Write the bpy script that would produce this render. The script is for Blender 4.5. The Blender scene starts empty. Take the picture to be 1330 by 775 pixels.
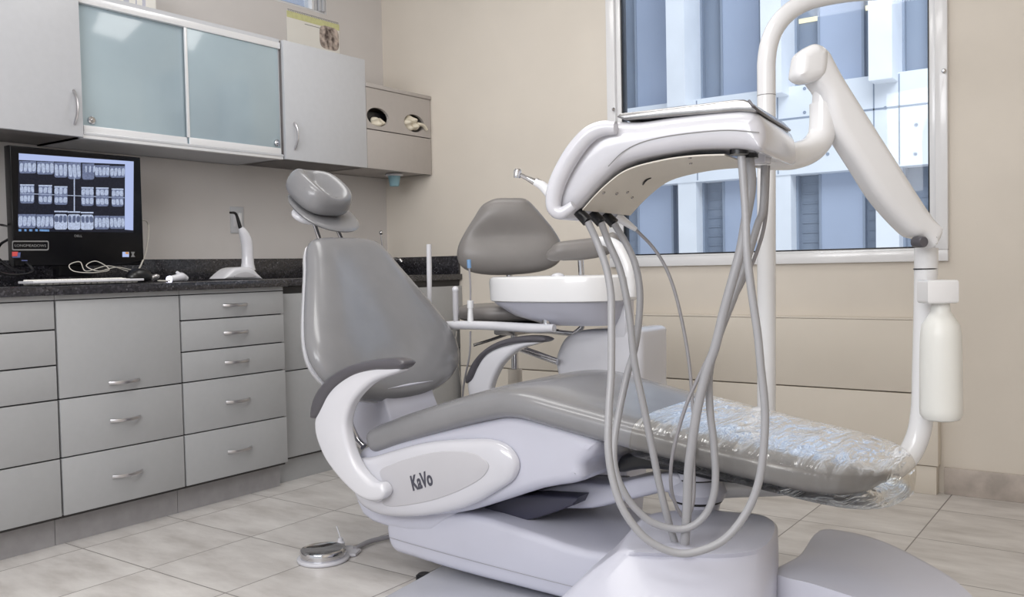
import bpy, bmesh, math, random
from mathutils import Vector as V, Matrix
from mathutils.geometry import delaunay_2d_cdt
random.seed(4)
sc = bpy.context.scene
COL = sc.collection
F = 1163.0
CAM = V((3.654, -3.857, .935))
def basis(yaw, pitch, roll):
    yaw, pitch, roll = map(math.radians, (yaw, pitch, roll))
    f = V((-math.sin(yaw)*math.cos(pitch), math.cos(yaw)*math.cos(pitch), -math.sin(pitch)))
    r = V((math.cos(yaw), math.sin(yaw), 0)); u = r.cross(f)
    c, s = math.cos(roll), math.sin(roll)
    return c*r+s*u, -s*r+c*u, f
R_, U_, F_ = basis(35.62, 2.05, -1.19)
# survey helpers: turn a sighting in the photograph into a point standing on a known plane of the room
def ray(x, y): return F_ + R_*((x-665)/F) + U_*((387.5-y)/F)
def D(x, y, d): return CAM + ray(x, y)*d
def PA(x, y, ax, v):
    q = ray(x, y); return CAM + q*((v-CAM[ax])/q[ax])
def PL(x, y, pt, n):
    q = ray(x, y); return CAM + q*((pt-CAM).dot(n)/q.dot(n))

# ------------------------------------------------------------------ materials
def lin(c):
    return tuple(((x/255)/12.92 if x/255 <= .04045 else ((x/255+.055)/1.055)**2.4) for x in c)+(1,)
def mat(name, c, rough=.5, metal=0, noise=0, nscale=8, c2=None, bump=0, bscale=60, coat=0, emit=0, spec=.5, sub=0, trans=0, stretch=None):
    m = bpy.data.materials.new(name); m.use_nodes = True
    nt = m.node_tree; b = nt.nodes['Principled BSDF']
    b.inputs['Base Color'].default_value = lin(c)
    b.inputs['Roughness'].default_value = rough
    b.inputs['Metallic'].default_value = metal
    b.inputs['Coat Weight'].default_value = coat
    b.inputs['Coat Roughness'].default_value = .08
    b.inputs['Specular IOR Level'].default_value = spec
    b.inputs['Transmission Weight'].default_value = trans
    if sub:
        b.inputs['Subsurface Weight'].default_value = sub
        b.inputs['Subsurface Radius'].default_value = (.02, .02, .02)
    tc = nt.nodes.new('ShaderNodeTexCoord')
    src = tc.outputs['Object']
    if stretch:
        mp = nt.nodes.new('ShaderNodeMapping'); mp.inputs['Scale'].default_value = stretch
        nt.links.new(src, mp.inputs[0]); src = mp.outputs[0]
    nz = nt.nodes.new('ShaderNodeTexNoise'); nz.inputs['Scale'].default_value = nscale; nz.inputs['Detail'].default_value = 5
    nt.links.new(src, nz.inputs['Vector'])
    rp = nt.nodes.new('ShaderNodeValToRGB')
    k = noise if noise else .015
    a = lin(c)
    rp.color_ramp.elements[0].position = .35; rp.color_ramp.elements[1].position = .65
    rp.color_ramp.elements[0].color = tuple(max(0, x*(1-k)) for x in a[:3])+(1,)
    rp.color_ramp.elements[1].color = lin(c2) if c2 else tuple(min(1, x*(1+k)) for x in a[:3])+(1,)
    nt.links.new(nz.outputs['Fac'], rp.inputs['Fac'])
    nt.links.new(rp.outputs['Color'], b.inputs['Base Color'])
    if bump:
        n2 = nt.nodes.new('ShaderNodeTexNoise'); n2.inputs['Scale'].default_value = bscale; n2.inputs['Detail'].default_value = 3
        nt.links.new(src, n2.inputs['Vector'])
        bp = nt.nodes.new('ShaderNodeBump'); bp.inputs['Strength'].default_value = bump; bp.inputs['Distance'].default_value = .002
        nt.links.new(n2.outputs['Fac'], bp.inputs['Height']); nt.links.new(bp.outputs['Normal'], b.inputs['Normal'])
    if emit:
        b.inputs['Emission Color'].default_value = a; b.inputs['Emission Strength'].default_value = emit
    return m
M = {}
M['wall'] = mat('cream_paint', (222, 214, 203), .85, noise=.02, nscale=3, bump=.12, bscale=220)
M['wall_left'] = mat('warm_grey_paint', (214, 210, 208), .85, noise=.02, nscale=3, bump=.12, bscale=220)
M['panel'] = mat('cream_panel', (220, 212, 200), .6, noise=.02, nscale=3)
M['ceil'] = mat('ceiling_white', (235, 232, 226), .9)
M['base'] = mat('stone_skirting', (186, 176, 168), .5, noise=.16, nscale=14, bump=.1)
M['cab'] = mat('grey_laminate', (168, 169, 171), .42, noise=.012, nscale=40)
M['cab_up'] = mat('pale_grey_laminate', (197, 199, 204), .36, noise=.012, nscale=40)
M['cab_box'] = mat('taupe_laminate', (180, 174, 170), .42, noise=.012, nscale=40)
M['cab_gap_shade'] = mat('cabinet_gap_shade', (62, 60, 60), .7)  # shadow of the gaps put into the dark carcass colour
M['under'] = mat('cabinet_underside_shade', (120, 116, 116), .6)  # shade below the wall cabinets put into a darker carcass colour
M['toe'] = mat('kickboard', (156, 154, 156), .4, noise=.06, nscale=20)
M['alu'] = mat('satin_aluminium', (196, 194, 196), .28, metal=1, noise=.03, nscale=60)
M['rail'] = mat('white_aluminium_rail', (232, 233, 236), .3, metal=.15)
M['chrome'] = mat('chrome', (205, 205, 208), .1, metal=1)
M['steel'] = mat('stainless_steel', (158, 157, 157), .24, metal=1, noise=.08, nscale=30)
M['bright'] = mat('bright_white_enamel', (232, 232, 234), .2, coat=.4, noise=.01)
M['gloss'] = mat('glossy_white_plastic', (203, 203, 210), .18, coat=.5, noise=.01)
M['white'] = mat('white_enamel', (215, 215, 221), .2, coat=.4, noise=.01)
M['lilac'] = mat('cool_white_plastic', (194, 195, 208), .3, coat=.15, noise=.01)
M['plate'] = mat('grey_white_base_plate', (190, 192, 202), .22, coat=.4)
M['logo_grey'] = mat('satin_grey_plastic', (188, 187, 192), .45)
M['text_dark'] = mat('charcoal_print', (70, 70, 82), .5)
M['vinyl'] = mat('grey_vinyl', (130, 130, 133), .27, noise=.03, nscale=12, bump=.08, bscale=500, coat=.3)
M['vinyl2'] = mat('warm_grey_vinyl', (124, 120, 118), .36, noise=.03, nscale=12, bump=.12, bscale=500)
M['pad'] = mat('dark_grey_rubber', (84, 82, 88), .32, coat=.2)
M['black'] = mat('black_plastic', (18, 18, 22), .3)
M['piano'] = mat('piano_black', (10, 10, 14), .22, coat=0, spec=.25)
M['bellows'] = mat('navy_rubber_bellows', (58, 58, 74), .45)
M['hose'] = mat('grey_silicone_hose', (158, 158, 162), .35, noise=.02)
M['hose2'] = mat('thin_grey_cable', (150, 148, 152), .4)
M['bottle'] = mat('milky_plastic', (232, 232, 228), .35, sub=.3)
M['under_beige'] = mat('beige_underside', (214, 208, 198), .4, noise=.02)
M['cup'] = mat('pale_blue_cup', (140, 178, 190), .5)
M['latex'] = mat('latex', (222, 214, 196), .6, noise=.06, nscale=40)
M['blue'] = mat('blue_tip', (120, 160, 205), .4)
M['paper'] = mat('paper', (240, 238, 232), .8)
M['green'] = mat('pale_green_print', (214, 214, 160), .8, noise=.05, nscale=60)
M['sepia'] = mat('sepia_print', (120, 104, 98), .7, noise=.5, nscale=30, c2=(215, 200, 190))
M['lamp_on'] = mat('blue_white_led', (225, 225, 255), .4, emit=6)
M['cable_w'] = mat('white_cable', (200, 196, 188), .5)
M['red'] = mat('red_sticker', (214, 84, 84), .5)
M['bluesticker'] = mat('blue_sticker', (90, 100, 150), .5)
M['badge'] = mat('badge_grey', (130, 130, 130), .5)
M['orange'] = mat('orange_print', (230, 170, 90), .5)
def emis(name, c, s=1.0, nz=1):
    nz_ = nz; m = bpy.data.materials.new(name); m.use_nodes = True; nt = m.node_tree
    b = nt.nodes['Principled BSDF']; b.inputs['Base Color'].default_value = (0, 0, 0, 1); b.inputs['Roughness'].default_value = .2
    b.inputs['Specular IOR Level'].default_value = .2
    tc = nt.nodes.new('ShaderNodeTexCoord'); nz = nt.nodes.new('ShaderNodeTexNoise'); nz.inputs['Scale'].default_value = 160
    nt.links.new(tc.outputs['Object'], nz.inputs['Vector'])
    rp = nt.nodes.new('ShaderNodeValToRGB'); a = lin(c)
    rp.color_ramp.elements[0].position = .3; rp.color_ramp.elements[1].position = .7
    rp.color_ramp.elements[0].color = tuple(x*(.75 if nz_ else 1) for x in a[:3])+(1,); rp.color_ramp.elements[1].color = tuple(min(1, x*(1.15 if nz_ else 1)) for x in a[:3])+(1,)
    nt.links.new(nz.outputs['Fac'], rp.inputs['Fac']); nt.links.new(rp.outputs['Color'], b.inputs['Emission Color'])
    b.inputs['Emission Strength'].default_value = s
    return m
M['scr'] = emis('screen_dark', (34, 36, 48)); M['scr_bar'] = emis('screen_bar', (176, 190, 232), nz=0); M['film'] = emis('film_grey', (110, 120, 150))
M['tooth'] = emis('film_tooth', (176, 188, 214)); M['tooth_d'] = emis('film_dark', (96, 106, 134)); M['film_l'] = emis('film_light', (182, 194, 220))
M['icon'] = emis('icon_white', (210, 235, 235)); M['icon_b'] = emis('icon_blue', (110, 150, 200)); M['ceil_light'] = emis('tube_light', (255, 236, 200), 1.6)

def granite():
    m = mat('black_granite', (44, 43, 47), .22, coat=.2)
    nt = m.node_tree; b = nt.nodes['Principled BSDF']
    tc = nt.nodes.new('ShaderNodeTexCoord')
    vo = nt.nodes.new('ShaderNodeTexVoronoi'); vo.inputs['Scale'].default_value = 160
    nt.links.new(tc.outputs['Object'], vo.inputs['Vector'])
    rp = nt.nodes.new('ShaderNodeValToRGB'); e = rp.color_ramp.elements
    e[0].position = 0; e[0].color = lin((28, 27, 30)); e[1].position = 1; e[1].color = lin((120, 118, 122))
    x = e.new(.62); x.color = lin((48, 47, 52)); x = e.new(.86); x.color = lin((70, 69, 75))
    nt.links.new(vo.outputs['Color'], rp.inputs['Fac']); nt.links.new(rp.outputs['Color'], b.inputs['Base Color'])
    return m
M['granite'] = granite()
def tiles():
    m = mat('travertine_tiles', (206, 198, 188), .35)
    nt = m.node_tree; b = nt.nodes['Principled BSDF']; L = nt.links
    tc = nt.nodes.new('ShaderNodeTexCoord'); sp = nt.nodes.new('ShaderNodeSeparateXYZ'); L.new(tc.outputs['Object'], sp.inputs[0])
    def ma(op, a, b_=None, c=None):
        n = nt.nodes.new('ShaderNodeMath'); n.operation = op
        for i, v in enumerate((a, b_, c)):
            if v is None: continue
            if isinstance(v, (int, float)): n.inputs[i].default_value = v
            else: L.new(v, n.inputs[i])
        return n.outputs[0]
    def cell(s, off, step):
        t = ma('DIVIDE', ma('SUBTRACT', s, off), step)
        fr = ma('FRACT', t); fl = ma('FLOOR', t)
        dist = ma('MULTIPLY', ma('MINIMUM', fr, ma('SUBTRACT', 1.0, fr)), step)
        return dist, fl
    dx, fx = cell(sp.outputs[0], 1.065, .3895); dy, fy = cell(sp.outputs[1], -1.46, .3975)
    dm = ma('MINIMUM', dx, dy)
    grout = ma('LESS_THAN', dm, .0022)
    cb = nt.nodes.new('ShaderNodeCombineXYZ'); L.new(fx, cb.inputs[0]); L.new(fy, cb.inputs[1])
    wn = nt.nodes.new('ShaderNodeTexWhiteNoise'); wn.noise_dimensions = '2D'; L.new(cb.outputs[0], wn.inputs['Vector'])
    # streaky stone, shifted per tile
    add = nt.nodes.new('ShaderNodeVectorMath'); add.operation = 'MULTIPLY_ADD'
    L.new(wn.outputs['Color'], add.inputs[0]); add.inputs[1].default_value = (9, 9, 9); L.new(tc.outputs['Object'], add.inputs[2])
    mp = nt.nodes.new('ShaderNodeMapping'); mp.inputs['Scale'].default_value = (1.2, 3.2, 1); mp.inputs['Rotation'].default_value = (0, 0, .5); L.new(add.outputs[0], mp.inputs[0])
    nz = nt.nodes.new('ShaderNodeTexNoise'); nz.inputs['Scale'].default_value = 3.2; nz.inputs['Detail'].default_value = 8; nz.inputs['Roughness'].default_value = .62; L.new(mp.outputs[0], nz.inputs['Vector'])
    rp = nt.nodes.new('ShaderNodeValToRGB'); e = rp.color_ramp.elements
    e[0].position = .3; e[0].color = lin((184, 179, 175)); e[1].position = .72; e[1].color = lin((222, 219, 216))
    x = e.new(.5); x.color = lin((205, 201, 198))
    L.new(nz.outputs['Fac'], rp.inputs['Fac'])
    hs = nt.nodes.new('ShaderNodeHueSaturation'); L.new(rp.outputs['Color'], hs.inputs['Color'])
    L.new(ma('MULTIPLY_ADD', wn.outputs['Value'], .07, .965), hs.inputs['Value'])
    mx = nt.nodes.new('ShaderNodeMix'); mx.data_type = 'RGBA'; L.new(grout, mx.inputs['Factor']); L.new(hs.outputs[0], mx.inputs[6]); mx.inputs[7].default_value = lin((128, 123, 120))
    L.new(mx.outputs[2], b.inputs['Base Color'])
    bp = nt.nodes.new('ShaderNodeBump'); bp.inputs['Strength'].default_value = .5; bp.inputs['Distance'].default_value = .002
    L.new(ma('SUBTRACT', 1.0, grout), bp.inputs['Height']); L.new(bp.outputs[0], b.inputs['Normal'])
    return m
M['floor'] = tiles()
def clear(name, tint, refl, rough=.02, haze=0, hazec=(230, 235, 240), bump=0, bscale=20, stretch=(1, 1, 1), ior=1.45):
    m = bpy.data.materials.new(name); m.use_nodes = True; nt = m.node_tree; L = nt.links
    nt.nodes.remove(nt.nodes['Principled BSDF']); out = nt.nodes['Material Output']
    tr = nt.nodes.new('ShaderNodeBsdfTransparent'); tr.inputs[0].default_value = lin(tint)
    gl = nt.nodes.new('ShaderNodeBsdfGlossy'); gl.inputs['Roughness'].default_value = rough; gl.inputs[0].default_value = (1, 1, 1, 1)
    fr = nt.nodes.new('ShaderNodeFresnel'); fr.inputs['IOR'].default_value = ior
    ml = nt.nodes.new('ShaderNodeMath'); ml.operation = 'MULTIPLY'; ml.inputs[1].default_value = refl; ml.use_clamp = True
    L.new(fr.outputs[0], ml.inputs[0])
    mx = nt.nodes.new('ShaderNodeMixShader'); L.new(ml.outputs[0], mx.inputs[0]); L.new(tr.outputs[0], mx.inputs[1]); L.new(gl.outputs[0], mx.inputs[2])
    last = mx
    if bump:
        tc = nt.nodes.new('ShaderNodeTexCoord'); mp = nt.nodes.new('ShaderNodeMapping'); mp.inputs['Scale'].default_value = stretch; mp.inputs['Rotation'].default_value = (0, 0, .6)
        L.new(tc.outputs['Object'], mp.inputs[0])
        vo = nt.nodes.new('ShaderNodeTexNoise'); vo.inputs['Scale'].default_value = bscale; vo.inputs['Detail'].default_value = 3; vo.inputs['Distortion'].default_value = 1.6
        L.new(mp.outputs[0], vo.inputs['Vector'])
        bp = nt.nodes.new('ShaderNodeBump'); bp.inputs['Strength'].default_value = bump; bp.inputs['Distance'].default_value = .012
        L.new(vo.outputs['Fac'], bp.inputs['Height']); L.new(bp.outputs[0], gl.inputs['Normal']); L.new(bp.outputs[0], fr.inputs['Normal'])
    if haze:
        df = nt.nodes.new('ShaderNodeBsdfDiffuse'); df.inputs[0].default_value = lin(hazec)
        m2 = nt.nodes.new('ShaderNodeMixShader')
        if bump:
            rp = nt.nodes.new('ShaderNodeValToRGB'); e = rp.color_ramp.elements
            e[0].position = .5; e[0].color = (haze*.35,)*3+(1,); e[1].position = .62; e[1].color = (min(1, haze*1.5),)*3+(1,)  # glare on the wrinkles painted as paler streaks in the haze
            x = e.new(.70); x.color = (haze*.35,)*3+(1,)
            L.new(vo.outputs['Fac'], rp.inputs['Fac'])
            ge = nt.nodes.new('ShaderNodeNewGeometry'); sx_ = nt.nodes.new('ShaderNodeSeparateXYZ'); L.new(ge.outputs['Normal'], sx_.inputs[0])
            mr = nt.nodes.new('ShaderNodeMapRange'); mr.inputs['From Min'].default_value = .55; mr.inputs['From Max'].default_value = .9; mr.inputs['To Min'].default_value = .12; L.new(sx_.outputs['Z'], mr.inputs['Value'])  # glare mask: upward faces painted hazier and glossier than the sides
            mm = nt.nodes.new('ShaderNodeMath'); mm.operation = 'MULTIPLY'; L.new(rp.outputs['Color'], mm.inputs[0]); L.new(mr.outputs[0], mm.inputs[1]); L.new(mm.outputs[0], m2.inputs[0])
            m3_ = nt.nodes.new('ShaderNodeMath'); m3_.operation = 'MULTIPLY'; L.new(ml.outputs[0], m3_.inputs[0]); L.new(mr.outputs[0], m3_.inputs[1]); m3_.use_clamp = True; L.new(m3_.outputs[0], mx.inputs[0])
        else: m2.inputs[0].default_value = haze
        L.new(mx.outputs[0], m2.inputs[1]); L.new(df.outputs[0], m2.inputs[2]); last = m2
    L.new(last.outputs[0], out.inputs['Surface'])
    return m
M['glass'] = clear('window_glass', (246, 249, 252), .35)
M['film_wrap'] = clear('clear_plastic_film', (246, 244, 240), 4.0, .14, haze=.32, hazec=(224, 228, 234), bump=.8, bscale=4.5, stretch=(4.6, 1.3, 1))
M['frost'] = mat('frosted_glass', (158, 175, 186), .12, coat=.3, noise=.06, nscale=1.2, c2=(172, 189, 197))
M['frost2'] = M['frost']
M['ext_wall'] = mat('pale_concrete', (236, 240, 246), .8, noise=.04, nscale=2)
M['ext_fin'] = mat('white_fins', (240, 243, 248), .8, noise=.04, nscale=2)
M['ext_glass'] = mat('office_glass', (146, 156, 172), .3, noise=.1, nscale=.8, spec=.3)
M['ext_blue'] = mat('blue_panel', (174, 185, 206), .5, noise=.04, nscale=1)
M['ext_dark'] = mat('joint_grey', (150, 160, 176), .8)

# ------------------------------------------------------------------ building blocks
WL = {}
def empty(name, loc, label, cat, group=None):
    o = bpy.data.objects.new(name, None); COL.objects.link(o); o.location = loc; o.empty_display_size = .1
    o['label'] = label; o['category'] = cat
    if group: o['group'] = group
    WL[o.name] = V(loc); return o
def sharpen(bm, ang=38):
    bm.normal_update()
    for e in bm.edges:
        if len(e.link_faces) == 2:
            try: a = e.calc_face_angle()
            except Exception: a = 0
            if a > math.radians(ang): e.smooth = False
def obj(name, bm, m, parent=None, smooth=True, label=None, cat=None, group=None, kind=None, wn=False, base=None):
    bmesh.ops.remove_doubles(bm, verts=bm.verts, dist=1e-6)
    bmesh.ops.recalc_face_normals(bm, faces=bm.faces)
    if smooth:
        for f in bm.faces: f.smooth = True
        sharpen(bm)
    if parent: off = WL[parent.name]
    elif base is not None: off = V(base)
    else:
        c = sum((v.co for v in bm.verts), V())/max(1, len(bm.verts)); off = V((c.x, c.y, min(v.co.z for v in bm.verts)))
        if kind == 'structure': off = V((0, 0, 0))
    for v in bm.verts: v.co -= off
    me = bpy.data.meshes.new(name); bm.to_mesh(me); bm.free()
    me.materials.append(M[m] if isinstance(m, str) else m)
    o = bpy.data.objects.new(name, me); COL.objects.link(o)
    if parent: o.parent = parent; WL[o.name] = off
    else: o.location = off; WL[o.name] = off
    if label: o['label'] = label
    if cat: o['category'] = cat
    if group: o['group'] = group
    if kind: o['kind'] = kind
    if wn:
        w = o.modifiers.new('wn', 'WEIGHTED_NORMAL'); w.keep_sharp = True
    return o
def NB(): return bmesh.new()
def box(bm, a, b, bev=0, seg=2):
    a, b = V(a), V(b)
    lo = V((min(a[i], b[i]) for i in range(3))); hi = V((max(a[i], b[i]) for i in range(3)))
    vs = [bm.verts.new((x, y, z)) for z in (lo.z, hi.z) for x, y in ((lo.x, lo.y), (hi.x, lo.y), (hi.x, hi.y), (lo.x, hi.y))]
    fs = [bm.faces.new([vs[i] for i in q]) for q in ((3, 2, 1, 0), (4, 5, 6, 7), (0, 1, 5, 4), (1, 2, 6, 5), (2, 3, 7, 6), (3, 0, 4, 7))]
    if bev:
        es = list({e for f in fs for e in f.edges})
        bmesh.ops.bevel(bm, geom=es, offset=bev, segments=seg, affect='EDGES', profile=.5)
    return bm
def cat_open(p, n=6):
    p = [V(q) for q in p]; out = []
    for i in range(len(p)-1):
        a = p[i-1] if i else p[0]*2-p[1]; b, c = p[i], p[i+1]; d = p[i+2] if i+2 < len(p) else p[-1]*2-p[-2]
        for k in range(n):
            t = k/n; out.append(.5*((2*b)+(c-a)*t+(2*a-5*b+4*c-d)*t*t+(3*b-a-3*c+d)*t**3))
    out.append(p[-1]); return out
def cat_closed(p, n=4):
    p = [V(q) for q in p]; N = len(p); out = []
    for i in range(N):
        a, b, c, d = p[i-1], p[i], p[(i+1) % N], p[(i+2) % N]
        for k in range(n):
            t = k/n; out.append(.5*((2*b)+(c-a)*t+(2*a-5*b+4*c-d)*t*t+(3*b-a-3*c+d)*t**3))
    return out
def loft(bm, rings, cap=True, close=True):
    vr = [[bm.verts.new(p) for p in r] for r in rings]
    n = len(vr[0])
    for a, b in zip(vr, vr[1:]):
        for i in range(n if close else n-1):
            j = (i+1) % n
            bm.faces.new((a[i], a[j], b[j], b[i]))
    if cap and close:
        bm.faces.new(list(reversed(vr[0]))); bm.faces.new(vr[-1])
    return bm
def tube(bm, pts, r, seg=12, smooth=5, cap=True, flat=1, up=None):
    P = cat_open(pts, smooth) if smooth and len(pts) > 2 else [V(p) for p in pts]
    n = len(P); rad = (lambda i: r) if not isinstance(r, (list, tuple)) else (lambda i: r[0]+(r[1]-r[0])*i/(n-1)) if len(r) == 2 else (lambda i: _ri(r, i/(n-1)))
    t0 = (P[1]-P[0]).normalized(); nrm = V(up) if up else (V((0, 0, 1)) if abs(t0.z) < .9 else V((1, 0, 0)))
    rings = []
    for i in range(n):
        t = ((P[min(i+1, n-1)]-P[max(i-1, 0)])).normalized()
        nrm = (nrm-t*nrm.dot(t)).normalized(); bn = t.cross(nrm)
        rr = rad(i)
        rings.append([P[i]+(nrm*math.cos(a)*flat+bn*math.sin(a))*rr for a in (2*math.pi*k/seg for k in range(seg))])
    return loft(bm, rings, cap)
def _ri(r, t):
    x = t*(len(r)-1); i = min(int(x), len(r)-2); return r[i]+(r[i+1]-r[i])*(x-i)
def lathe(bm, c, prof, ax=(0, 0, 1), seg=40, sx=1, sy=1, xa=None):
    ax = V(ax).normalized(); x = V(xa) if xa else (V((1, 0, 0)) if abs(ax.x) < .9 else V((0, 1, 0)))
    x = (x-ax*x.dot(ax)).normalized(); y = ax.cross(x); c = V(c)
    rings = [[c+ax*h+(x*math.cos(a)*sx+y*math.sin(a)*sy)*max(r, 1e-4) for a in (2*math.pi*k/seg for k in range(seg))] for r, h in prof]
    return loft(bm, rings)
def frame_of(n):
    n = V(n).normalized(); x = V((0, 0, 1)).cross(n)
    if x.length < .1: x = V((1, 0, 0))
    x.normalize(); return x, n.cross(x), n
def prism(bm, pts, n, th, bev=.004, seg=3):
    """closed outline lying in a plane with normal n (towards the front), thickness th going back, rounded edges"""
    x, y, n = frame_of(n); o = pts[0].copy()
    q = [((p-o).dot(x), (p-o).dot(y)) for p in pts]
    A = sum(q[i][0]*q[(i+1) % len(q)][1]-q[(i+1) % len(q)][0]*q[i][1] for i in range(len(q)))
    if A < 0: q.reverse()
    N = len(q); nr = []
    for i in range(N):
        ax_, ay = q[i-1]; bx, by = q[(i+1) % N]
        tx, ty = bx-ax_, by-ay; l = math.hypot(tx, ty) or 1
        nr.append((ty/l, -tx/l))
    bev = min(bev, th*.49)
    lim = []
    for i in range(N):
        px, py = q[i]; dx, dy = -nr[i][0], -nr[i][1]; best = 9
        for j in range(N):
            if j == i or j == i-1 or (j == N-1 and i == 0): continue
            ax_, ay = q[j]; bx, by = q[(j+1) % N]; ex, ey = bx-ax_, by-ay
            den = dx*ey-dy*ex
            if abs(den) < 1e-12: continue
            t_ = ((ax_-px)*ey-(ay-py)*ex)/den; u_ = ((ax_-px)*dy-(ay-py)*dx)/den
            if t_ > 1e-6 and -.001 <= u_ <= 1.001: best = min(best, t_)
        # local curvature radius on convex turns
        a_, b_, c_ = q[i-1], q[i], q[(i+1) % N]
        v1 = (b_[0]-a_[0], b_[1]-a_[1]); v2 = (c_[0]-b_[0], c_[1]-b_[1]); l1, l2 = math.hypot(*v1), math.hypot(*v2)
        cr = v1[0]*v2[1]-v1[1]*v2[0]; ang = math.atan2(cr, v1[0]*v2[0]+v1[1]*v2[1])
        rad = (l1+l2)/2/ang if ang > 1e-4 else 9
        if ang > .6: rad = 9
        lim.append(min(bev, best*.42, rad*.8))
    # spread the limits so neighbouring insets never cross
    for _ in range(2):
        for rng in (range(N), range(N-1, -1, -1)):
            for i in rng:
                j = i-1 if rng.step == 1 else (i+1) % N
                l = math.hypot(q[i][0]-q[j][0], q[i][1]-q[j][1]); lim[i] = min(lim[i], lim[j]+l*.55)
    prof = [(bev*(1-math.sin(a)), -bev*(1-math.cos(a))) for a in (math.pi/2*k/seg for k in range(seg+1))]
    prof += [(i_, -th-d) for i_, d in reversed(prof)]
    rings = [[o+x*(q[i][0]-nr[i][0]*ins*lim[i]/max(bev, 1e-9))+y*(q[i][1]-nr[i][1]*ins*lim[i]/max(bev, 1e-9))+n*d for i in range(N)] for ins, d in prof]
    vr = [[bm.verts.new(p) for p in r] for r in rings]
    for a, b in zip(vr, vr[1:]):
        for i in range(N):
            j = (i+1) % N; bm.faces.new((a[i], a[j], b[j], b[i]))
    for vs in (vr[0], vr[-1]):
        c2 = [V(((v.co-o).dot(x), (v.co-o).dot(y))) for v in vs]
        ov, oe, of, ovi, _, _ = delaunay_2d_cdt(c2, [], [list(range(N))], 1, 1e-7)
        mp = []
        for k, p in enumerate(ov):
            mp.append(vs[ovi[k][0]] if ovi[k] else bm.verts.new(o+x*p.x+y*p.y+n*((vs[0].co-o).dot(n))))
        for f in of:
            ids = [mp[k] for k in f]
            if len(set(ids)) >= 3:
                try: bm.faces.new(ids)
                except ValueError: pass
    return bm
def pillow(bm, c, u, v, n, outl, tf, tb, rings=12, p=5, q=2.2, dish=None, pb=None):
    """closed cushion: outline in (u,v) about c, bulging tf to the front and tb to the back"""
    c = V(c); N = len(outl); sc_ = [math.sin(math.pi/2*k/rings) for k in range(rings, 0, -1)]
    def P(s, a, sign, t, pp):
        h = t*(max(0, 1-s**pp))**(1/q)
        x, y = outl[a][0]*s, outl[a][1]*s
        if dish and sign > 0: h += dish(x, y)*(1-s**4)
        return c+u*x+v*y+n*(h*sign)
    fr = [[P(s, a, 1, tf, p) for a in range(N)] for s in sc_]
    bk = [[P(s, a, -1, tb, pb or p) for a in range(N)] for s in sc_[1:]]
    rs = [[bm.verts.new(x) for x in r] for r in (list(reversed(bk))+fr)]
    for a, b in zip(rs, rs[1:]):
        for i in range(N):
            j = (i+1) % N; bm.faces.new((a[i], a[j], b[j], b[i]))
    cf = bm.verts.new(c+n*(tf+(dish(0, 0) if dish else 0))); cb = bm.verts.new(c-n*tb)
    for i in range(N):
        j = (i+1) % N
        bm.faces.new((rs[-1][i], rs[-1][j], cf)); bm.faces.new((rs[0][j], rs[0][i], cb))
    return bm
def ell(a, b, n=48, p=2.0):
    out = []
    for k in range(n):
        t = 2*math.pi*k/n; c, s = math.cos(t), math.sin(t)
        out.append((a*math.copysign(abs(c)**(2/p), c), b*math.copysign(abs(s)**(2/p), s)))
    return out
def pxo(pts, f, n=4, closed=True):
    """smooth a sighted outline and put it on a plane"""
    q = cat_closed([(x, y, 0) for x, y in pts], n) if n > 1 else [V((x, y, 0)) for x, y in pts]
    return [f(p.x, p.y) for p in q]
def zz(x0, y0, s): return lambda L: [(x0+a/s, y0+b/s) for a, b in L]
def text(name, s, size, loc, xdir, ydir, m, parent, depth=.0006, width=None, font_shear=0, bold=0, label=None):
    cu = bpy.data.curves.new(name, 'FONT'); cu.body = s; cu.size = size; cu.extrude = depth; cu.shear = font_shear; cu.offset = bold
    cu.align_x = 'CENTER'; cu.align_y = 'CENTER'
    tmp = bpy.data.objects.new(name+'_tmp', cu); COL.objects.link(tmp)
    dg = bpy.context.evaluated_depsgraph_get()
    me = bpy.data.meshes.new_from_object(tmp.evaluated_get(dg)); bpy.data.objects.remove(tmp)
    xd, yd = V(xdir).normalized(), V(ydir).normalized(); nd = xd.cross(yd)
    k = 1
    if width:
        xs = [v.co.x for v in me.vertices]; k = width/(max(xs)-min(xs))
    off = WL[parent.name]
    for v in me.vertices:
        c = v.co.copy(); v.co = V(loc)+xd*c.x*k+yd*c.y+nd*c.z-off
    me.name = name; me.materials.clear(); me.materials.append(M[m])
    o = bpy.data.objects.new(name, me); COL.objects.link(o); o.parent = parent; WL[o.name] = off
    if label: o['label'] = label
    return o

# ------------------------------------------------------------------ room shell
def wall_with_hole(name, m, ax, lo, hi, t0, t1, holes_lo, holes_hi, zlo, zhi, ztop):
    bm = NB()
    def bx(a, b, z0, z1):
        if ax == 'x': box(bm, (a, t0, z0), (b, t1, z1))
        else: box(bm, (t0, a, z0), (t1, b, z1))
    bx(lo, hi, 0, zlo); bx(lo, holes_lo, zlo, zhi); bx(holes_hi, hi, zlo, zhi); bx(lo, hi, zhi, ztop)
    return obj(name, bm, m, kind='structure', smooth=False)
CE = 2.78
WX0, WX1, WZ0, WZ1 = 1.496, 3.003, .921, 2.42
wall_with_hole('wall_back', 'wall', 'x', -.15, 5.6, 0, .15, WX0, WX1, WZ0, WZ1, CE)
wall_with_hole('wall_left', 'wall_left', 'y', -5.6, 0, -.15, 0, -3.4, -.43, 2.318, 2.66, CE)
obj('floor', box(NB(), (-.15, -5.6, -.08), (5.6, .15, 0)), 'floor', kind='structure', smooth=False)
obj('ceiling', box(NB(), (-.15, -5.6, CE), (5.6, .15, CE+.08)), 'ceil', kind='structure', smooth=False)
obj('wall_right', box(NB(), (4.75, -5.6, 0), (4.9, 0, CE)), 'wall', kind='structure', smooth=False)
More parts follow.
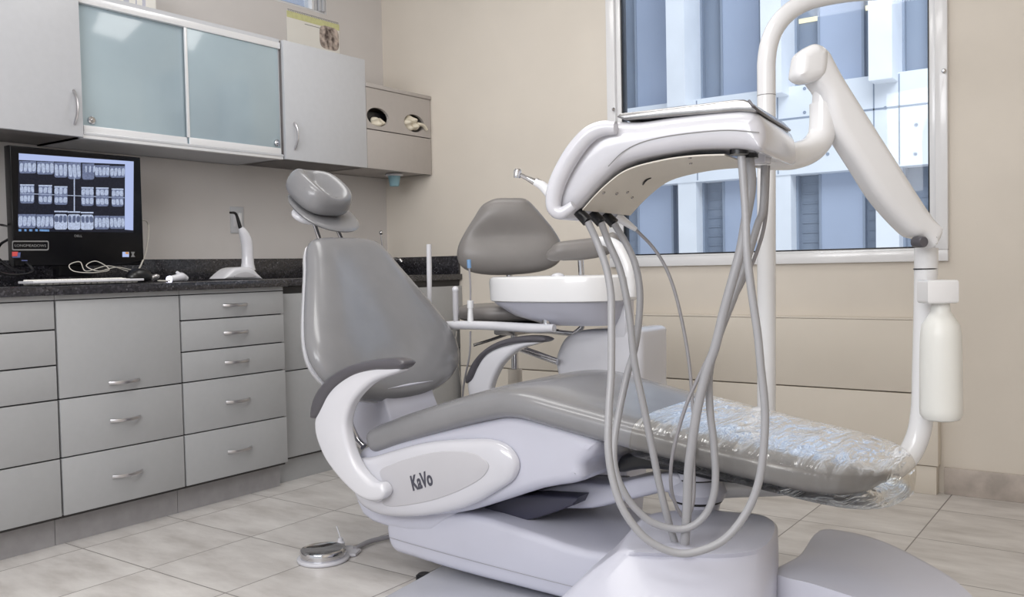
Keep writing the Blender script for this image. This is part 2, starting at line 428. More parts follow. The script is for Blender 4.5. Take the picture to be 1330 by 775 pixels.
obj('baseboard_back', box(NB(), (2.985, -.014, 0), (4.75, 0, .106), .002), 'base', kind='structure')
# window in the back wall
def wframe(name, x0, x1, z0, z1, w, yf, yb):
    bm = NB()
    for a, b in (((x0, z0), (x1, z0+w)), ((x0, z1-w), (x1, z1)), ((x0, z0+w), (x0+w, z1-w)), ((x1-w, z0+w), (x1, z1-w))):
        box(bm, (a[0], yf, a[1]), (b[0], yb, b[1]), .003)
    return bm
wr = obj('window_1', wframe('f', WX0, WX1, WZ0, WZ1, .045, -.022, .05), 'bright', kind='structure')
ins = obj('sash', wframe('s', WX0+.045, WX1-.045, WZ0+.03, WZ1-.045, .024, -.004, .05), 'bright', wr)
obj('dark_gasket', wframe('s', WX0+.069, WX1-.069, WZ0+.054, WZ1-.069, .006, .001, .05), 'black', wr)
obj('pane', box(NB(), (WX0+.07, .03, WZ0+.055), (WX1-.07, .036, WZ1-.07)), 'glass', wr, smooth=False)
for px, py in ((797, 142), (1226, 92)):
    p = PA(px, py, 1, -.03)
    obj('fastener', lathe(NB(), p, [(0, -.004), (.008, -.004), (.009, .004), (.004, .012), (0, .012)], (0, -1, 0), 12), 'chrome', wr)
# clerestory window in the left wall
bm = NB()
for a, b in (((-3.4, 2.318), (-.43, 2.336)), ((-3.4, 2.64), (-.43, 2.66)), ((-.515, 2.336), (-.497, 2.64)), ((-3.4, 2.336), (-3.37, 2.64)), ((-1.95, 2.336), (-1.91, 2.64))):
    box(bm, (-.08, a[0], a[1]), (-.02, b[0], b[1]), .002)
wl = obj('window_2', bm, 'rail', kind='structure')
bm = NB()
for i, y in enumerate((-.495, -.47, -.45)):
    box(bm, (-.07+.012*i, y, 2.336), (-.02+.008*i, y+.018, 2.66), .003)
obj('side_channel', bm, 'cab_up', wl)
obj('pane', box(NB(), (-.052, -3.37, 2.336), (-.048, -.515, 2.64)), 'glass', wl, smooth=False)

# stepped panelled casing below the window
t = empty('panel_casing', (1.9, -.03, 0), 'cream panelled low casing along the wall under the window', 'wall panel')
x0, x1 = .58, 2.972
for i, (z0, z1) in enumerate(((.116, .397), (.402, .690))):
    obj('panel', box(NB(), (x0, -.062, z0), (x1, -.001, z1), .003), 'panel', t)
obj('top_ledge', box(NB(), (x0, -.064, .6905), (x1, -.001, .697), .002), 'wall', t)
obj('plinth', box(NB(), (x0, -.052, 0), (x1-.008, -.001, .112), .002), 'panel', t)

# ------------------------------------------------------------------ cabinets
def bow(bm, c, axis, out, L=.10, H=.026, w=.0045):
    c, a, o = V(c), V(axis).normalized(), V(out).normalized(); pts = []
    for k in range(13):
        t = -1+2*k/12; pts.append(c+a*(L/2*t)+o*(H*(1-abs(t)**2.2)+.001))
    return tube(bm, pts, w, 8, 1, flat=1.5)
BX = .62
def base_unit(y0, y1, zs, label, hz=None, bx=BX, handles=True, up=False):
    t = empty('base_cabinet', (bx/2, (y0+y1)/2, 0), label, 'cabinet', None)
    obj('carcass', box(NB(), (.012, y0+.001, .10), (bx-.02, y1-.001, .868)), 'cab_gap_shade', t, smooth=False)
    obj('kickboard', box(NB(), (.012, y0, 0), (bx-.06, y1, .099)), 'toe', t, smooth=False)
    obj('top_fascia', box(NB(), (bx-.03, y0, .853), (bx-.004, y1, .8688)), 'cab', t, smooth=False)
    for i, (a, b) in enumerate(zip(zs, zs[1:])):
        d = obj('drawer', box(NB(), (bx-.019, y0+.003, b+.0025), (bx, y1-.003, a-.0025), .0012), 'cab', t)
        if handles:
            z = (a+b)/2 if not (hz and i == 0) else hz
            obj('handle', bow(NB(), (bx, (y0+y1)/2, z), (0, 1, 0), (1, 0, 0), .115), 'alu', d)
    return t
ZS = (.852, .752, .631, .513, .311, .110)
base_unit(-2.95, -2.29, ZS, 'grey base cabinet with five plain drawer fronts at the photo\'s left edge')
base_unit(-2.288, -1.81, (.852, .513, .311, .110), 'grey base cabinet with one tall front above two handled drawers', hz=.548)
base_unit(-1.808, -1.305, ZS, 'grey base cabinet with five handled drawers nearest the patient chair')
# recessed sink cabinet
t = empty('sink_cabinet', (.28, -.64, 0), 'grey recessed sink cabinet in the room corner behind the chair backrest', 'cabinet')
SX = .555
obj('carcass', box(NB(), (.012, -1.27, .10), (SX-.02, -.001, .868)), 'cab_gap_shade', t, smooth=False)
obj('kickboard', box(NB(), (.012, -1.30, 0), (SX-.03, -.001, .099)), 'cab', t, smooth=False)
obj('side_panel', box(NB(), (.02, -1.302, .10), (SX-.004, -1.272, .845), .001), 'alu', t)
for (y0, y1) in ((-1.268, -.86), (-.856, -.43), (-.426, -.003)):
    for z0, z1 in ((.497, .835), (.112, .492)):
        obj('door', box(NB(), (SX-.019, y0, z0), (SX, y1, z1), .0012), 'cab', t)
# worktop
t = empty('countertop', (.3, -1.6, .87), 'long black speckled granite worktop with low splashback along the wall', 'countertop')
bm = NB(); box(bm, (.002, -3.3, .8695), (BX+.022, -1.295, .9), .002); obj('slab', bm, 'granite', t)
bm = NB(); box(bm, (.002, -1.2945, .8695), (SX+.004, -.002, .9), .002); obj('slab', bm, 'granite', t)
obj('splashback', box(NB(), (.001, -3.3, .9), (.02, -.02, 1.0), .001), 'granite', t)
obj('splashback', box(NB(), (.001, -.019, .9), (SX-.01, -.001, 1.0), .001), 'granite', t)

UX = .36
ZB, ZT = 1.458, 2.01
def wall_cab(y0, y1, label, hy, hz):
    t = empty('wall_cabinet', (.18, (y0+y1)/2, ZB), label, 'cabinet')
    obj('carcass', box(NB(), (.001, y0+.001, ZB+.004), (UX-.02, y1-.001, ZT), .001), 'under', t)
    d = obj('door', box(NB(), (UX-.019, y0+.001, ZB), (UX, y1-.001, ZT), .0015), 'cab_up', t)
    obj('handle', bow(NB(), (UX, hy, hz), (0, 0, 1), (1, 0, 0), .125), 'alu', d)
    return t
wall_cab(-2.75, -2.02, 'pale grey wall cabinet above the monitor with bow handle at its right edge', -2.055, 1.565)
wall_cab(-1.045, -.512, 'pale grey wall cabinet between the frosted sliding doors and the glove dispenser', -.995, 1.57)
t = empty('glass_wall_cabinet', (.17, -1.53, ZB), 'wall cabinet with two frosted aqua glass sliding doors in white rails', 'cabinet')
y0, y1 = -2.018, -1.047
bm = NB(); box(bm, (.001, y0, ZB), (.315, y1, ZB+.016)); box(bm, (.001, y0, ZT-.016), (.315, y1, ZT)); box(bm, (.001, y0, ZB), (.012, y1, ZT)); box(bm, (.001, y0, ZB), (.33, y0+.012, ZT)); box(bm, (.001, y1-.012, ZB), (.33, y1, ZT))
box(bm, (.30, y0, ZT-.012), (.335, y1, ZT+.006))
obj('carcass', bm, 'cab_up', t, smooth=False)
obj('top_rail', box(NB(), (.316, y0+.003, ZT-.042), (.346, y1-.003, ZT-.013), .002), 'rail', t)
obj('bottom_rail', box(NB(), (.316, y0+.003, ZB-.002), (.346, y1-.003, ZB+.022), .002), 'rail', t)
bm = NB(); box(bm, (.346, y0+.004, ZB+.012), (.349, y1-.004, ZB+.02)); obj('rail_groove', bm, 'cab_up', t)
ym = -1.548
d = obj('glass_door', box(NB(), (.322, y0+.014, ZB+.022), (.327, ym+.03, ZT-.042), .001), 'frost', t)
obj('door_rail', box(NB(), (.320, y0+.014, ZB+.022), (.334, ym-.004, ZB+.05), .002), 'rail', d)
obj('lock', lathe(NB(), (.327, -1.972, ZB+.072), [(0, 0), (.015, 0), (.015, .010), (.011, .014), (.005, .014), (.005, .020), (0, .020)], (1, 0, 0), 20), 'chrome', d)
d = obj('glass_door', box(NB(), (.334, ym-.002, ZB+.022), (.339, y1-.014, ZT-.042), .001), 'frost', t)
obj('door_rail', box(NB(), (.332, ym, ZB+.022), (.344, y1-.014, ZB+.05), .002), 'rail', d)
obj('edge_strip', box(NB(), (.333, ym-.008, ZB+.05), (.342, ym+.004, ZT-.042), .001), 'rail', d)
obj('lock', lathe(NB(), (.339, -1.085, ZB+.072), [(0, 0), (.015, 0), (.015, .010), (.011, .014), (.005, .014), (.005, .020), (0, .020)], (1, 0, 0), 20), 'chrome', d)
# glove dispenser cabinet with two oval openings
t = empty('dispenser_cabinet', (.18, -.26, ZB), 'taupe dispenser cabinet with two oval openings in the corner', 'dispenser')
y0, y1 = -.511, -.004; zt = 1.895
bm = NB()
for a, b in (((.001, y0, ZB+.004), (UX-.02, y0+.012, zt-.02)), ((.001, y1-.012, ZB+.004), (UX-.02, y1, zt-.02)), ((.001, y0, ZB+.004), (.012, y1, zt-.02)), ((.001, y0, ZB+.004), (UX-.02, y1, ZB+.02)), ((.001, y0, 1.63), (UX-.02, y1, 1.642))):
    box(bm, a, b)
obj('carcass', bm, 'cab_box', t, smooth=False)
obj('top_board', box(NB(), (.001, y0, zt-.02), (UX+.006, y1, zt), .002), 'cab_box', t)
obj('lower_front', box(NB(), (UX-.016, y0+.001, ZB), (UX, y1-.004, 1.657), .001), 'cab_box', t)
def holed(bm, ya, yb, za, zb, cy, cz, a, b, x0, x1, n=48):
    ri, ro = [], []
    for k in range(n):
        th = 2*math.pi*(k+.5)/n; c, s = math.cos(th), math.sin(th); ri.append((cy+a*c, cz+b*s))
        tt = min(((yb-cy)/c if c > 0 else (ya-cy)/c) if abs(c) > 1e-6 else 9, ((zb-cz)/s if s > 0 else (za-cz)/s) if abs(s) > 1e-6 else 9)
        ro.append((cy+tt*c, cz+tt*s))
    # snap nearest rays onto the corners
    for C_ in ((ya, za), (ya, zb), (yb, za), (yb, zb)):
        i = min(range(n), key=lambda i: (ro[i][0]-C_[0])**2+(ro[i][1]-C_[1])**2); ro[i] = C_
    rings = [[V((x1, *p)) for p in ro], [V((x1, *p)) for p in ri], [V((x0, *p)) for p in ri], [V((x0, *p)) for p in ro], [V((x1, *p)) for p in ro]]
    loft(bm, rings, cap=False)
c1, c2 = PA(491, 152, 0, UX), PA(538, 160, 0, UX)
bm = NB(); mid = (c1.y+c2.y)/2
holed(bm, y0+.001, mid, 1.662, zt-.022, c1.y, c1.z, .082, .048, UX-.016, UX); holed(bm, mid, y1-.004, 1.662, zt-.022, c2.y, c2.z, .082, .048, UX-.016, UX)
obj('upper_front', bm, 'cab_box', t, smooth=False)
def crumple(c, u, v, n, a, b, h, k, seed):
    rnd = random.Random(seed); bm = NB()
    ph = [rnd.uniform(0, 6.28) for _ in range(8)]
    o = [(x*(1+.14*math.sin(3*i/48*6.28+ph[0])), y*(1+.12*math.sin(5*i/48*6.28+ph[1]))) for i, (x, y) in enumerate(ell(a, b, 48))]
    pillow(bm, c, u, v, n, o, h, h*.6, 10, 2.2, 2, dish=lambda x, y: k*(math.sin(x*95+ph[2]+y*60)+math.sin(y*140+ph[3]-x*50)))
    return bm
YV, ZV, XV = V((0, 1, 0)), V((0, 0, 1)), V((1, 0, 0))
bm = crumple((UX-.03, c1.y+.02, c1.z-.022), YV, ZV, XV, .05, .026, .025, .006, 3)
obj('glove', bm, 'latex', label='pale glove in the left oval opening of the dispenser cabinet', cat='glove')
bm = crumple((UX-.022, c2.y-.012, c2.z), YV, ZV, XV, .062, .042, .03, .008, 5)
tube(bm, [(UX-.01, c2.y+.03, c2.z), (UX+.008, c2.y+.062, c2.z-.005), (UX+.012, c2.y+.088, c2.z-.028)], [.02, .014, .012], 10, 4, flat=.6)
obj('glove', bm, 'latex', label='cream latex glove spilling from the right oval opening of the dispenser cabinet', cat='glove')
obj('black_block', box(NB(), (.1, c1.y-.09, 1.65), (UX-.035, c1.y+.09, 1.76), .002), 'black', label='black block inside the left opening of the dispenser cabinet', cat='box')  # plain black block filling the space behind the left opening
cp = V((.26, -.235, ZB))
cp = PA(512, 226, 2, ZB); cp = V((max(.1, min(cp.x, .3)), cp.y, ZB)) if -.5 < cp.y < -.05 else V((.22, -.2, ZB))
t = obj('cup_holder', lathe(NB(), cp+V((0, 0, -.012)), [(0, .012), (.047, .012), (.05, .006), (.045, 0), (.036, 0), (.036, .004), (0, .004)], (0, 0, 1), 28), 'white', label='round white cup holder fixed under the dispenser cabinet', cat='holder')
obj('paper_cup', lathe(NB(), cp+V((0, 0, -.067)), [(0, 0), (.024, 0), (.026, .004), (.035, .062), (.033, .062), (.023, .004), (0, .004)], (0, 0, 1), 28), 'cup', label='pale blue cup hanging in the holder under the dispenser cabinet', cat='cup')

# calendar on the left wall
t = empty('wall_calendar', (.01, -.52, 2.08), 'spiral-bound wall calendar with sepia picture above the wall cabinets', 'calendar')
cy0, cy1, cz0, cz1 = -.712, -.345, 2.05, 2.285
obj('page', box(NB(), (.002, cy0, cz0), (.005, cy1, cz1)), 'paper', t, smooth=False)
obj('header_band', box(NB(), (.005, cy0, cz1-.035), (.0058, cy1, cz1-.002)), 'green', t, smooth=False)
obj('picture', prism(NB(), [V((.0062, cy1-.075+a, 2.195+b)) for a, b in ell(.07, .062, 40, 4)], XV, .001, .0001), 'sepia', t)
bm = NB(); box(bm, (.005, cy0+.12, 2.235), (.0056, cy0+.24, 2.238)); obj('printed_line', bm, 'badge', t, smooth=False)
bm = NB()
for k in range(30):
    y = cy0+.01+k*(cy1-cy0-.02)/29
    tube(bm, [(.001, y, cz1-.004), (.008, y, cz1-.002), (.008, y, cz1+.006), (.001, y, cz1+.008)], .001, 5, 2)
obj('spiral_binding', bm, 'badge', t)
# box on top of glass cabinet
p = PA(203, 10, 0, .2)
t = empty('glossy_pack', (.2, p.y-.15, ZT), 'white glossy pack with lilac print on top of the sliding-door cabinet', 'box')
obj('body', box(NB(), (.06, p.y-.33, ZT+.001), (.2, p.y, ZT+.16), .003), 'paper', t)
for k, (a, b) in enumerate(((.02, .035), (.06, .066), (.095, .12), (.19, .24))):
    obj('printed_stripe', box(NB(), (.2, p.y-.03-b, ZT+.012), (.2008, p.y-.03-a, ZT+.15)), 'lilac', t, smooth=False)

# ------------------------------------------------------------------ things on the worktop
MX = .30
zs_ = zz(10, 190, 5.0)
t = empty('monitor', (.24, -2.02, .9), 'black desktop monitor showing a full set of dental x-rays', 'monitor')
a = PA(10, 188, 0, MX); b = PA(184, 344, 0, MX)
MY0, MY1, MZ0, MZ1 = a.y+.006, b.y+.012, b.z, a.z
bm = NB(); prism(bm, [V((MX, y, z)) for y, z in ((MY0, MZ0), (MY1, MZ0), (MY1, MZ1), (MY0, MZ1))], XV, .045, .006); obj('casing', bm, 'piano', t)
bm = NB(); box(bm, (.2, -2.08, .93), (MX-.045, -1.94, 1.2), .01); box(bm, (.17, -2.14, .9002), (.36, -1.88, .912), .004); obj('stand', bm, 'black', t)
def onscr(L, off=.0006): return [PA(x, y, 0, MX+off) for x, y in zs_(L)]
def flat(bm, pts): 
    f = bm.faces.new([bm.verts.new(p) for p in pts]); return bm
scr = obj('screen', flat(NB(), onscr([(70, 42), (820, 95), (817, 558), (68, 552)])), 'scr', t, smooth=False)
bm = NB(); flat(bm, onscr([(72, 45), (818, 98), (818, 118), (72, 88)], .0009)); flat(bm, onscr([(762, 112), (818, 116), (815, 545), (760, 540)], .0009)); obj('toolbars', bm, 'scr_bar', scr, smooth=False)
bm = NB(); flat(bm, onscr([(429, 205), (436, 205), (436, 428), (429, 428)], .0009)); flat(bm, onscr([(80, 303), (760, 332), (760, 336), (80, 307)], .0009))
for x0_, x1_, y_ in ((80, 172, 250), (200, 288, 254), (303, 388, 262), (478, 558, 268), (573, 655, 270), (675, 752, 277), (303, 388, 422), (390, 472, 425), (475, 557, 429)):
    flat(bm, onscr([(x0_, y_-4), (x1_, y_-3), (x1_, y_+6), (x0_, y_+5)], .0013))
obj('chart_lines', bm, 'film_l', scr, smooth=False)
def rr(x0, y0, x1, y1, r=14, top=True):
    o = []
    for cx, cy, a0 in ((x1-r, y1-r, 0), (x0+r, y1-r, 90)):
        for k in range(5): t_ = math.radians(a0+k*22.5); o.append((cx+r*math.cos(t_), cy+r*math.sin(t_)))
    o += [(x0, y0), (x1, y0)] if top else []
    if not top:
        for cx, cy, a0 in ((x0+r, y0+r, 180), (x1-r, y0+r, 270)):
            for k in range(5): t_ = math.radians(a0+k*22.5); o.append((cx+r*math.cos(t_), cy+r*math.sin(t_)))
    return o
R1 = [(75, 95, 185, 175), (190, 98, 300, 182), (303, 104, 388, 202), (392, 104, 475, 212), (484, 112, 562, 216), (565, 122, 662, 200), (665, 128, 762, 203)]
R2 = [(80, 250, 172, 370), (200, 254, 288, 375), (303, 260, 388, 379), (478, 267, 558, 386), (573, 270, 655, 389), (675, 277, 752, 391)]
R3 = [(68, 440, 183, 530), (187, 442, 298, 532), (303, 440, 386, 540), (390, 441, 472, 541), (475, 443, 557, 541), (563, 450, 660, 538), (663, 452, 760, 535)]
for i, q in enumerate(R1+R2+R3):
    light = q in R3[2:5]
    fl = obj('xray_film', flat(NB(), onscr(rr(*q, top=q in R1+R3 and not light), .0009)), 'film_l' if light else 'film', t, smooth=False)
    bmt = NB()
    w = q[2]-q[0]; n = 3 if w < 90 else 4
    for k in range(n):
        cx = q[0]+w*(k+.5)/n; hw = w/n*.46
        if i in range(7, 13):
            cells = [(q[1]+8, q[1]+(q[3]-q[1])*.43), (q[1]+(q[3]-q[1])*.56, q[3]-10)]
        else: cells = [(q[1]+10, q[3]-8)]
        if i == 4: cells = [(q[1]+10, q[1]+60)]; hw *= .5; cx += 12
        if light: cells = [(q[1]+8, q[1]+55)]
        for z0, z1 in cells:
            cy = (z0+z1)/2; hh = (z1-z0)/2
            tilt = random.uniform(-.12, .12)
            o = [(cx+a_+tilt*b_, cy+b_) for a_, b_ in ell(hw*random.uniform(.85, 1.05), hh*random.uniform(.85, 1), 14, 3)]
            flat(bmt, onscr(o, .0012))
    obj('teeth', bmt, 'tooth_d' if light else 'tooth', fl, smooth=False)
bm = NB()
for x_, w_ in ((80, 9), (115, 7), (150, 10), (187, 8)): flat(bm, onscr([(x_-w_, 537), (x_+w_, 538), (x_+w_, 552), (x_-w_, 551)], .0012))
flat(bm, onscr([(207, 538), (270, 540), (270, 553), (207, 551)], .0012)); obj('taskbar_icons', bm, 'icon_b', scr, smooth=False)
q = PA(10+458/5, 190+582/5, 0, MX+.001); text('maker_name', 'DELL', .012, q, (0, 1, 0), (0, 0, 1), 'badge', t, .0003, .03)
# stickers
bm = NB()
def ring_px(bm, L1, L2):
    a_, b_ = onscr(L1, .001), onscr(L2, .001)
    va = [bm.verts.new(p) for p in a_]; vb = [bm.verts.new(p) for p in b_]
    for i in range(len(va)): j = (i+1) % len(va); bm.faces.new((va[i], va[j], vb[j], vb[i]))
ring_px(bm, rr(28, 612, 267, 676, 12, False), rr(34, 620, 261, 667, 9, False)); obj('badge_border', bm, 'badge', t, smooth=False)
q = PA(10+148/5, 190+645/5, 0, MX+.001); text('badge_lettering', 'LONGMEADOWS', .013, q, (0, 1, 0), (0, 0, 1), 'badge', t, .0003, .113, font_shear=.0)
bm = flat(NB(), onscr([(28, 684), (68, 684), (64, 712), (28, 714)], .001)); obj('red_sticker', bm, 'red', t, smooth=False)
bm = NB(); flat(bm, onscr([(64, 690), (84, 688), (80, 722), (30, 722), (30, 716), (62, 714)], .001)); flat(bm, onscr([(90, 738), (128, 738), (128, 744), (90, 744)], .001)); obj('blue_sticker', bm, 'bluesticker', t, smooth=False)
bm = flat(NB(), onscr([(745, 685), (788, 685), (788, 718), (745, 718)], .001)); obj('blue_sticker', bm, 'scr_bar', t, smooth=False)
bm = NB(); flat(bm, onscr([(765, 686), (785, 686), (785, 700), (765, 698)], .0013)); obj('orange_mark', bm, 'orange', t, smooth=False)
bm = NB(); flat(bm, onscr([(800, 685), (826, 685), (818, 702), (828, 718), (800, 718), (808, 702)], .001)); obj('grey_sticker', bm, 'badge', t, smooth=False)

# keyboard, seen edge-on
t = empty('keyboard', (.52, -2.03, .9), 'slim white keyboard lying on the worktop in front of the monitor', 'keyboard')
ky0, ky1 = PA(42, 360, 0, .56).y, PA(182, 360, 0, .56).y
bm = NB(); prism(bm, [V((x, y, .919 if x < .5 else .91)) for x, y in ((.44, ky0+.01), (.44, ky1), (.585, ky1), (.585, ky0-.01))], ZV, .009, .003); obj('keyboard_body', bm, 'white', t)
bm = NB()
for i in range(5):
    for j in range(16):
        y = ky0+.02+j*(ky1-ky0-.035)/16; x = .455+i*.025
        box(bm, (x, y, .905), (x+.019, y+(ky1-ky0)/16-.006, .9235-i*.0018), .001, 1)
kk = obj('keys', bm, 'paper', t)
# black gadget, small camera, cables
p = D(184, 352, 3.62)
t = empty('computer_mouse', (.42, -1.70, .9), 'black rounded mouse at the right end of the white keyboard', 'mouse')
gm = PA(184, 352, 0, .44)
bm = NB(); pillow(bm, (.44, gm.y-.012, .922), YV, XV, ZV, ell(.052, .034, 40, 2.5), .036, .02, 10, 2.2, 2); obj('mouse_body', bm, 'black', t)
bm = NB(); tube(bm, [(.45, gm.y+.03, .915), (.455, gm.y+.05, .924), (.455, gm.y+.062, .925)], [.012, .011, .008], 10, 3); obj('grey_clip', bm, 'alu', t)
gc = PA(230, 356, 0, .44)
t = empty('intraoral_camera', (.44, gc.y, .9), 'small white camera head with lit blue-white tip lying on the worktop', 'camera')
bm = NB(); tube(bm, [(.44, gc.y-.035, .913), (.44, gc.y-.005, .917), (.44, gc.y+.02, .921), (.44, gc.y+.045, .912)], [.012, .014, .018, .010], 12, 4); tube(bm, [(.44, gc.y+.012, .93), (.43, gc.y+.004, .941)], [.008, .006], 8, 0); obj('camera_body', bm, 'white', t)
obj('lit_tip', lathe(NB(), (.44, gc.y-.035, .913), [(0, -.010), (.009, -.009), (.0125, -.002), (.0125, .004), (0, .004)], (0, 1, 0), 16), 'lamp_on', t)
bm = NB(); tube(bm, [(.45, gm.y+.06, .908), (.46, gm.y+.09, .906), (.45, gc.y-.04, .906)], .003, 8)
obj('camera_cord', bm, 'cable_w', t)
bm = NB()
tube(bm, [PA(170, 350, 0, .36), PA(150, 347, 0, .37), PA(128, 352, 0, .4), PA(112, 345, 0, .38), PA(125, 339, 0, .36), PA(142, 350, 0, .38), PA(120, 354, 0, .4), PA(96, 352, 0, .38), PA(90, 344, 0, .36), PA(104, 340, 0, .36), PA(112, 352, 0, .38), PA(140, 345, 0, .36), PA(166, 352, 0, .36)], .0017, 6, 6)
obj('cable_bundle', bm, 'cable_w', label='looped pale cables heaped under the monitor', cat='cable')
bm = NB()
tube(bm, [PA(184, 285, 0, .25), PA(191, 288, 0, .2), PA(193, 300, 0, .2), PA(190, 325, 0, .25), PA(184, 342, 0, .32), PA(180, 350, 0, .38)], .0032, 8, 6)
obj('white_cable', bm, 'cable_w', label='single white cable curving down beside the monitor\'s right edge', cat='cable')
bm = NB()
tube(bm, [PA(-20, 290, 0, .2), PA(2, 292, 0, .22), PA(11, 294, 0, .26)], .004, 8)
tube(bm, [PA(12, 310, 0, .26), PA(0, 318, 0, .2), PA(-4, 332, 0, .2), PA(6, 342, 0, .24), PA(20, 350, 0, .3), PA(34, 352, 0, .34)], .005, 8)
tube(bm, [PA(30, 340, 0, .28), PA(38, 344, 0, .32), PA(42, 352, 0, .34), PA(30, 356, 0, .36), PA(8, 356, 0, .36), PA(-10, 350, 0, .36)], .005, 8)
obj('black_cables', bm, 'black', label='tangle of black cables behind the monitor\'s left edge', cat='cable')
# curing light / handheld scanner on stand
cs = PA(316, 357, 0, .34); cs = V((.34, cs.y, .9))
t = empty('handpiece_on_stand', cs, 'white handheld device with black angled tip upright in its domed base', 'device')
def lo(px, py, X=.34): return PA(px, py, 0, X)
zf = zz(280, 250, 5.96)
o = pxo(zf([(70, 640), (75, 618), (120, 575), (160, 552), (215, 545), (290, 552), (330, 590), (365, 635), (340, 642), (150, 643)]), lambda x, y: lo(x, y, .40), 3)
zmin = min(p_.z for p_ in o); o = [V((p_.x, p_.y, .9005+(p_.z-zmin))) for p_ in o]
bm = NB(); prism(bm, o, XV, .11, .018, 5); obj('charging_base', bm, 'white', t)
bm = NB(); k_ = pxo(zf([(150, 625), (165, 600), (230, 582), (290, 600), (310, 625)]), lambda x, y: lo(x, y, .4015), 2); prism(bm, [V((p_.x, p_.y, .9005+p_.z-zmin)) for p_ in k_], XV, .004, .001); obj('base_window', bm, 'logo_grey', t)
bm = NB(); L = [lo(*q_) for q_ in zf([(250, 600), (249, 550), (248, 490), (245, 420), (235, 360), (212, 305), (192, 270)])]
tube(bm, L, [.034, .028, .026, .026, .026, .020, .012], 16, 5); obj('device_body', bm, 'white', t)
bm = NB(); tube(bm, [lo(*q_) for q_ in zf([(192, 275), (178, 225), (162, 175), (145, 157), (112, 155)])], [.009, .008, .006, .006, .005], 10, 5); obj('device_tip', bm, 'black', t)
# wall outlet
a, b = PA(298.5, 268, 0, .001), PA(316.5, 303, 0, .001)
t = empty('wall_outlet', (0, (a.y+b.y)/2, b.z), 'grey double outlet plate on the wall behind the upright white device', 'outlet')
obj('cover_plate', box(NB(), (.0005, a.y, b.z), (.006, b.y, a.z), .0015), 'cab_up', t)
obj('rocker', box(NB(), (.006, (a.y+b.y)/2+.006, b.z+.03), (.009, b.y-.012, a.z-.03), .001), 'rail', t)
obj('socket', box(NB(), (.006, a.y+.012, b.z+.03), (.008, (a.y+b.y)/2-.006, a.z-.03), .001), 'white', t)
# faucet in the corner sink
fb = PA(499, 340, 0, .20); fb = V((.2, fb.y, .9))
t = empty('faucet', fb, 'small chrome tap with ball-ended lever at the corner sink', 'faucet')
bm = NB(); lathe(bm, fb, [(0, 0), (.026, 0), (.026, .008), (.018, .014), (.017, .075), (.0, .08)], (0, 0, 1), 20)
obj('tap_body', bm, 'chrome', t)
tp = PA(495, 303, 0, .20)
bm = NB(); tube(bm, [V((.2, fb.y, .97)), V((.2, fb.y-.005, 1.02)), V((.2, tp.y, tp.z))], [.009, .006, .005], 10, 4); bmesh.ops.create_uvsphere(bm, u_segments=14, v_segments=10, radius=.012, matrix=Matrix.Translation((.2, tp.y, tp.z+.004))); obj('lever', bm, 'chrome', t)
sp_ = PA(508, 322, 0, .26)
bm = NB(); tube(bm, [V((.2, fb.y, .95)), V((.24, fb.y+.02, .985)), V((.28, fb.y+.03, .988)), V((.30, fb.y+.035, .97))], .009, 12, 5); obj('spout', bm, 'chrome', t)

# ------------------------------------------------------------------ patient chair
OX, OY = 2.235, -1.65
t = CH = empty('dental_chair', (2.1, OY, 0), 'reclined grey vinyl dental patient chair with white arms and logo cover', 'dental chair')
UL = V((0, 1, 0)); WB = V((-.289, 0, .52)).normalized(); NBk = UL.cross(WB)
if NBk.x < 0: NBk = -NBk
half = [(0, -.012), (.12, -.004), (.22, .022), (.305, .072), (.342, .145), (.338, .215), (.305, .30), (.255, .40), (.208, .49), (.178, .555), (.145, .592), (.08, .603), (0, .604)]
full = half+[(-a_, b_) for a_, b_ in reversed(half[1:-1])]
ol = [(p_.x, p_.y-.27) for p_ in cat_closed([(x, y, 0) for x, y in full], 3)]
bc = V((OX-.60-.289*.27/.595, OY, .515+.52*.27/.595))
bm = NB(); pillow(bm, bc, UL, WB, NBk, ol, .052, .03, 14, 7, 2.4, dish=lambda x, y: -.022*math.exp(-((x/.15)**2))+.008*math.cos(y*7))
obj('backrest', bm, 'vinyl', t)
bm = NB(); pillow(bm, bc-NBk*.022, UL, WB, NBk, [(x*.985, y*.99) for x, y in ol], .004, .034, 10, 9, 2.2); obj('backrest_shell', bm, 'white', t)
# headrest
NH = V((.6, 0, .8)).normalized(); WH = V((-.8, 0, .6)).normalized()
pc = D(419, 272, 3.2)
bm = NB(); pillow(bm, pc, UL, WH, NH, [(x, y-.01) for x, y in ell(.132, .128, 48, 2.3)], .008, .012, 6, 12, 2); HP = obj('headrest_plate', bm, 'vinyl', t)
bm = NB(); pillow(bm, pc+NH*.05+WH*.024-UL*.026, UL, WH, NH, ell(.108, .106, 56, 2.8), .068, .045, 18, 5, 2.3, dish=lambda x, y: -.055*math.exp(-((x/.052)**2))*math.exp(-(((y)/.10)**4))); obj('headrest', bm, 'vinyl', t)
bm = NB(); tb_ = bc+WB*.33-NBk*.015
for dy in (-.065, .05):
    tube(bm, [tb_+V((0, dy, -.05)), pc+V((-.005, dy*.8, -.01))], .0075, 10, 0)
obj('headrest_rods', bm, 'chrome', t)
bm = NB(); pillow(bm, pc-NH*.03-UL*.06, UL, WH, NH, ell(.06, .045, 24), .02, .02, 6, 3, 2); obj('headrest_clamp', bm, 'white', t)
